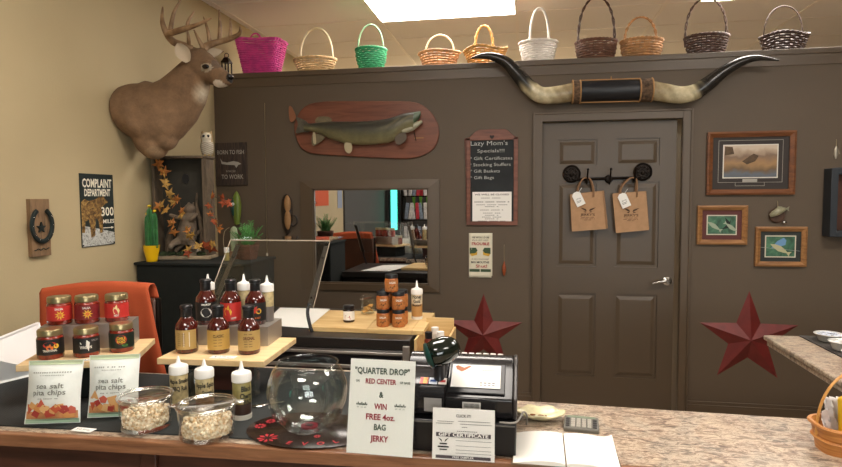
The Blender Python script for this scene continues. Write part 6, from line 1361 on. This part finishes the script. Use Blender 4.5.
for s_, nm in ((-1,'left_page_block'),(1,'right_page_block')):
    vs = []; N = 12
    for yv in (-.096, .096):
        for i in range(N+1): u = i/N; x = s_*(.002+u*.128); vs.append((x, yv, .006+.012*math.sin(PI*min(1, u*1.0+.08))**.5*(1-.55*u)+(.012*max(0, u-.8)*5*(1 if (s_ > 0 and yv > 0) else 0))))
    for yv in (-.096, .096):
        for i in range(N+1): vs.append((s_*(.002+(i/N)*.128), yv, .0047))
    n1 = N+1; fs = [(i, i+1, n1+i+1, n1+i) for i in range(N)]+[(2*n1+i, 3*n1+i, 3*n1+i+1, 2*n1+i+1) for i in range(N)]+[(i, 2*n1+i, 2*n1+i+1, i+1) for i in range(N)]+[(n1+i, n1+i+1, 3*n1+i+1, 3*n1+i) for i in range(N)]+[(0,n1,3*n1,2*n1),(N,2*n1+N,3*n1+N,n1+N)]
    q = MB(); q.add(vs, fs); q.build(nm, mat('page_white', 'f6f3ea', .8), t, smooth=60)
# small bowls on the side counter
def sample_bowl(px, py, r, h, label, inner):
    v = atz(px, py, ctop+.006); t = thing('sample_bowl', label, 'bowl', (v.x, v.y, ctop+.0055), group='sample bowls on the side counter mat')
    MB().lathe([(0,.001),(r*.62,.001),(r*.68,.004),(r*.80,h*.7),(r*.95,h*.93),(r,h),(r*1.02,h+.002),(r*.98,h+.004),(r*.90,h*.92),(r*.7,h*.5),(0,h*.35)], 30, cap=False).build('bowl_body', mat('translucent_white', 'c9c8c2', .35), t)
    random.seed(int(px)); q = MB()
    for k in range(40): a = random.uniform(0, 6.28); rr = r*.8*math.sqrt(random.random()); q.ell((rr*math.cos(a), rr*math.sin(a), h*.88+random.uniform(0,.006)), (.008,.008,.003), 7, 4)
    q.build('crumpled_wrap', inner, t)
sample_bowl(829, 341, .060, .032, 'far sample bowl with a blue and white patterned liner', mat('blue_white_wrap', 'b8bfcc', .4, var=.35, scale=60))
sample_bowl(843, 350, .056, .036, 'middle sample bowl with a plain white liner', mat('white_wrap', 'd8d6d0', .4))
sample_bowl(856, 362, .05, .04, 'nearest sample bowl, half out of the picture at the right edge', mat('white_wrap2', 'cfcdc6', .4))
# gift basket at the lower right
t = thing('split_wood_basket', 'honey split-wood basket with hoop handle at the lower right corner', 'basket', (.890, 1.672, ctop), (0,0,R(2)))
m_splt = ramp_mat('split_wood', [(.3,'9c5c28'),(.6,'c98a48')], 5, .45, (1,1,14), 3, .4)
def rr_(hx, hy, z, e=.62, n=48): return [(hx*math.copysign(abs(math.cos(a))**e, math.cos(a)), hy*math.copysign(abs(math.sin(a))**e, math.sin(a)), z) for a in [2*PI*k/n for k in range(n)]]
q = MB(); n = 48; lv = [rr_(.116,.056,0),rr_(.121,.062,.035),rr_(.128,.070,.074)]; inn = [rr_(.125,.067,.074),rr_(.117,.058,.035),rr_(.112,.052,.006)]
al_ = lv+inn; q.add([p for l in al_ for p in l], [(j*n+i, j*n+(i+1) % n, (j+1)*n+(i+1) % n, (j+1)*n+i) for j in range(5) for i in range(n)]+[tuple(reversed(range(n))), tuple(5*n+i for i in range(n))]); q.build('basket_body', m_splt, t)
for z_, k_ in ((.070,1.0),(.034,.94)): q = MB(); q.tube([(x*1.0, y, z) for x, y, z in rr_(.130*k_,.072*k_,z_)], .0045, 6, closed=True); q.build('basket_band', m_splt, t)
q = MB(); q.tube([(.124*math.cos(a), -.0, .04+.185*math.sin(a)**.85) for a in [PI*k/28 for k in range(29)]], [.006]*29, 8, sq=.4, up=(1,0,0)); q.build('basket_handle', mat('honey_handle', 'c8924c', .5), t)
t = thing('yellow_snack_bag', 'yellow bag with black lettering and white tissue standing in the wood basket', 'snack bag', (.838, 1.660, ctop+.008), (R(-6),0,R(2)))
q = MB(); q.box((.03,0,.082), (.10,.022,.11)); q.build('bag_body', mat('yellow_film', 'e0b422', .4, bump=.5, bscale=30), t, bevel=.010)
q = MB(); g_ = MB(); g_.text('YUM', 0, 0, .036, fit=.07, bold=.05); q.add([(.025+p[0], -.0135, .095+p[1]*1) for p in g_.v], g_.f); q.build('lettering', m_ink, t, smooth=0, fix=False)
t = thing('tissue_paper', 'crumpled white tissue paper tucked into the wood basket', 'tissue paper', (.822, 1.695, ctop+.008))
q = MB(); random.seed(9); N = 12; q.add([((i/N-.5)*.055, .012*math.sin(i*1.7+j*1.1)+random.uniform(-.004,.004), .125*j/N) for j in range(N+1) for i in range(N+1)], [(j*(N+1)+i, j*(N+1)+i+1, (j+1)*(N+1)+i+1, (j+1)*(N+1)+i) for j in range(N) for i in range(N)]); o = q.build('tissue_sheet', mat('tissue', 'e2dcd8', .7), t, smooth=60, fix=False); sd = o.modifiers.new('s','SOLIDIFY'); sd.thickness = .002
t = thing('clear_cup', 'clear plastic cup lying in the front of the wood basket', 'cup', (.862, 1.632, ctop+.040), (R(70),0,.4)); MB().lathe([(0,0),(.024,0),(.030,.05),(.032,.05),(.026,.0)], 24, cap=False).build('cup_body', m_tub, t)

# ================================================================== BEHIND THE CAMERA (seen in the mirror and the fishbowl)
m_teal = mat('teal_light', '20e0b8', .5, emit='50dcc0', estr=3.5)
t = thing('lit_panel', 'tall narrow teal light panel seen in the mirror', 'lit sign', (-2.13, -1.30, 1.0)); MB().box((0,0,.35), (.10,.05,.72)).build('light_face', m_teal, t); MB().box((0,-.04,.0), (.20,.06,1.96)).build('casing', m_black, t)
t = thing('magazine_rack', 'tall wire rack of snack packets reflected in the right side of the mirror', 'rack', (-1.72, -1.55, 0))
for x in (-.30,.30): q = MB(); q.box((x,0,.95), (.03,.25,1.9)); q.build('rack_post', m_darkmetal, t)
for z_ in (.35,.75,1.15,1.55): MB().box((0,0,z_), (.6,.26,.02)).build('rack_shelf', m_darkmetal, t)
random.seed(21); cols = ['d8d4cc','c8c4c0','e4e0da','b8b0b0','a82430','dcd8d4','8c98a8']
n_p = 0
for z_ in (.76,1.16,1.56):
    for k in range(8):
        c_ = random.choice(cols) if k != 3 else ('a82430' if z_ > 1 else 'd8d4cc')
        o = MB().box((0,0,.14), (.055,.02,.28)).build('snack_packet', mat('pk'+c_, c_, .4, var=.25, scale=25), None, bevel=.003, loc=(-1.96+.068*k, -1.46, z_+.001)); o.rotation_euler = (0, R(random.uniform(-9,9)), R(random.uniform(-20,20)))
        tag(o, 'packet standing in the wire rack reflected in the mirror', 'packet', 'packets in the rack behind the camera')
t = thing('orange_banner', 'plain orange banner on the left wall, seen in the mirror', 'banner', (XL+.004, 1.86, 1.75), LEFT); MB().box((0,0,0), (.62,.62,.004)).build('banner_cloth', mat('banner_orange', 'c8552c', .8), t)
t = thing('blue_poster', 'pale blue poster on the left wall, seen in the mirror', 'poster', (XL+.004, 1.10, 1.65), LEFT); MB().box((0,0,0), (.18,.5,.003)).build('poster_sheet', mat('poster_blue', '8c96a8', .7), t)
t = thing('green_wall_sign', 'three green claw-shaped strokes mounted on the rear wall, seen in the mirror', 'sign', (-2.0, YB+.01, 1.45), (PI/2,0,PI))
for k in range(3):
    q = MB(); x = -.14+.14*k; q.prism([(x-.02,-.16),(x+.01,-.12),(x+.03,.10),(x+.06,.14),(x-.05,.14),(x-.03,.08)], 0, .02); q.build('green_stroke', mat('sign_green', '6ea83a', .5), t, smooth=0)
fc_ = bpy.data.objects['front_counter']
for x in (-1.08,-.66):
    d_ = MB().box((x, .425, .74), (.38,.02,.13)).build('drawer', mat('drawer_brown', '6b3f2b', .4), fc_, bevel=.003)
    MB().box((x, .445, .74), (.09,.02,.012)).build('drawer_pull', m_steel, d_)
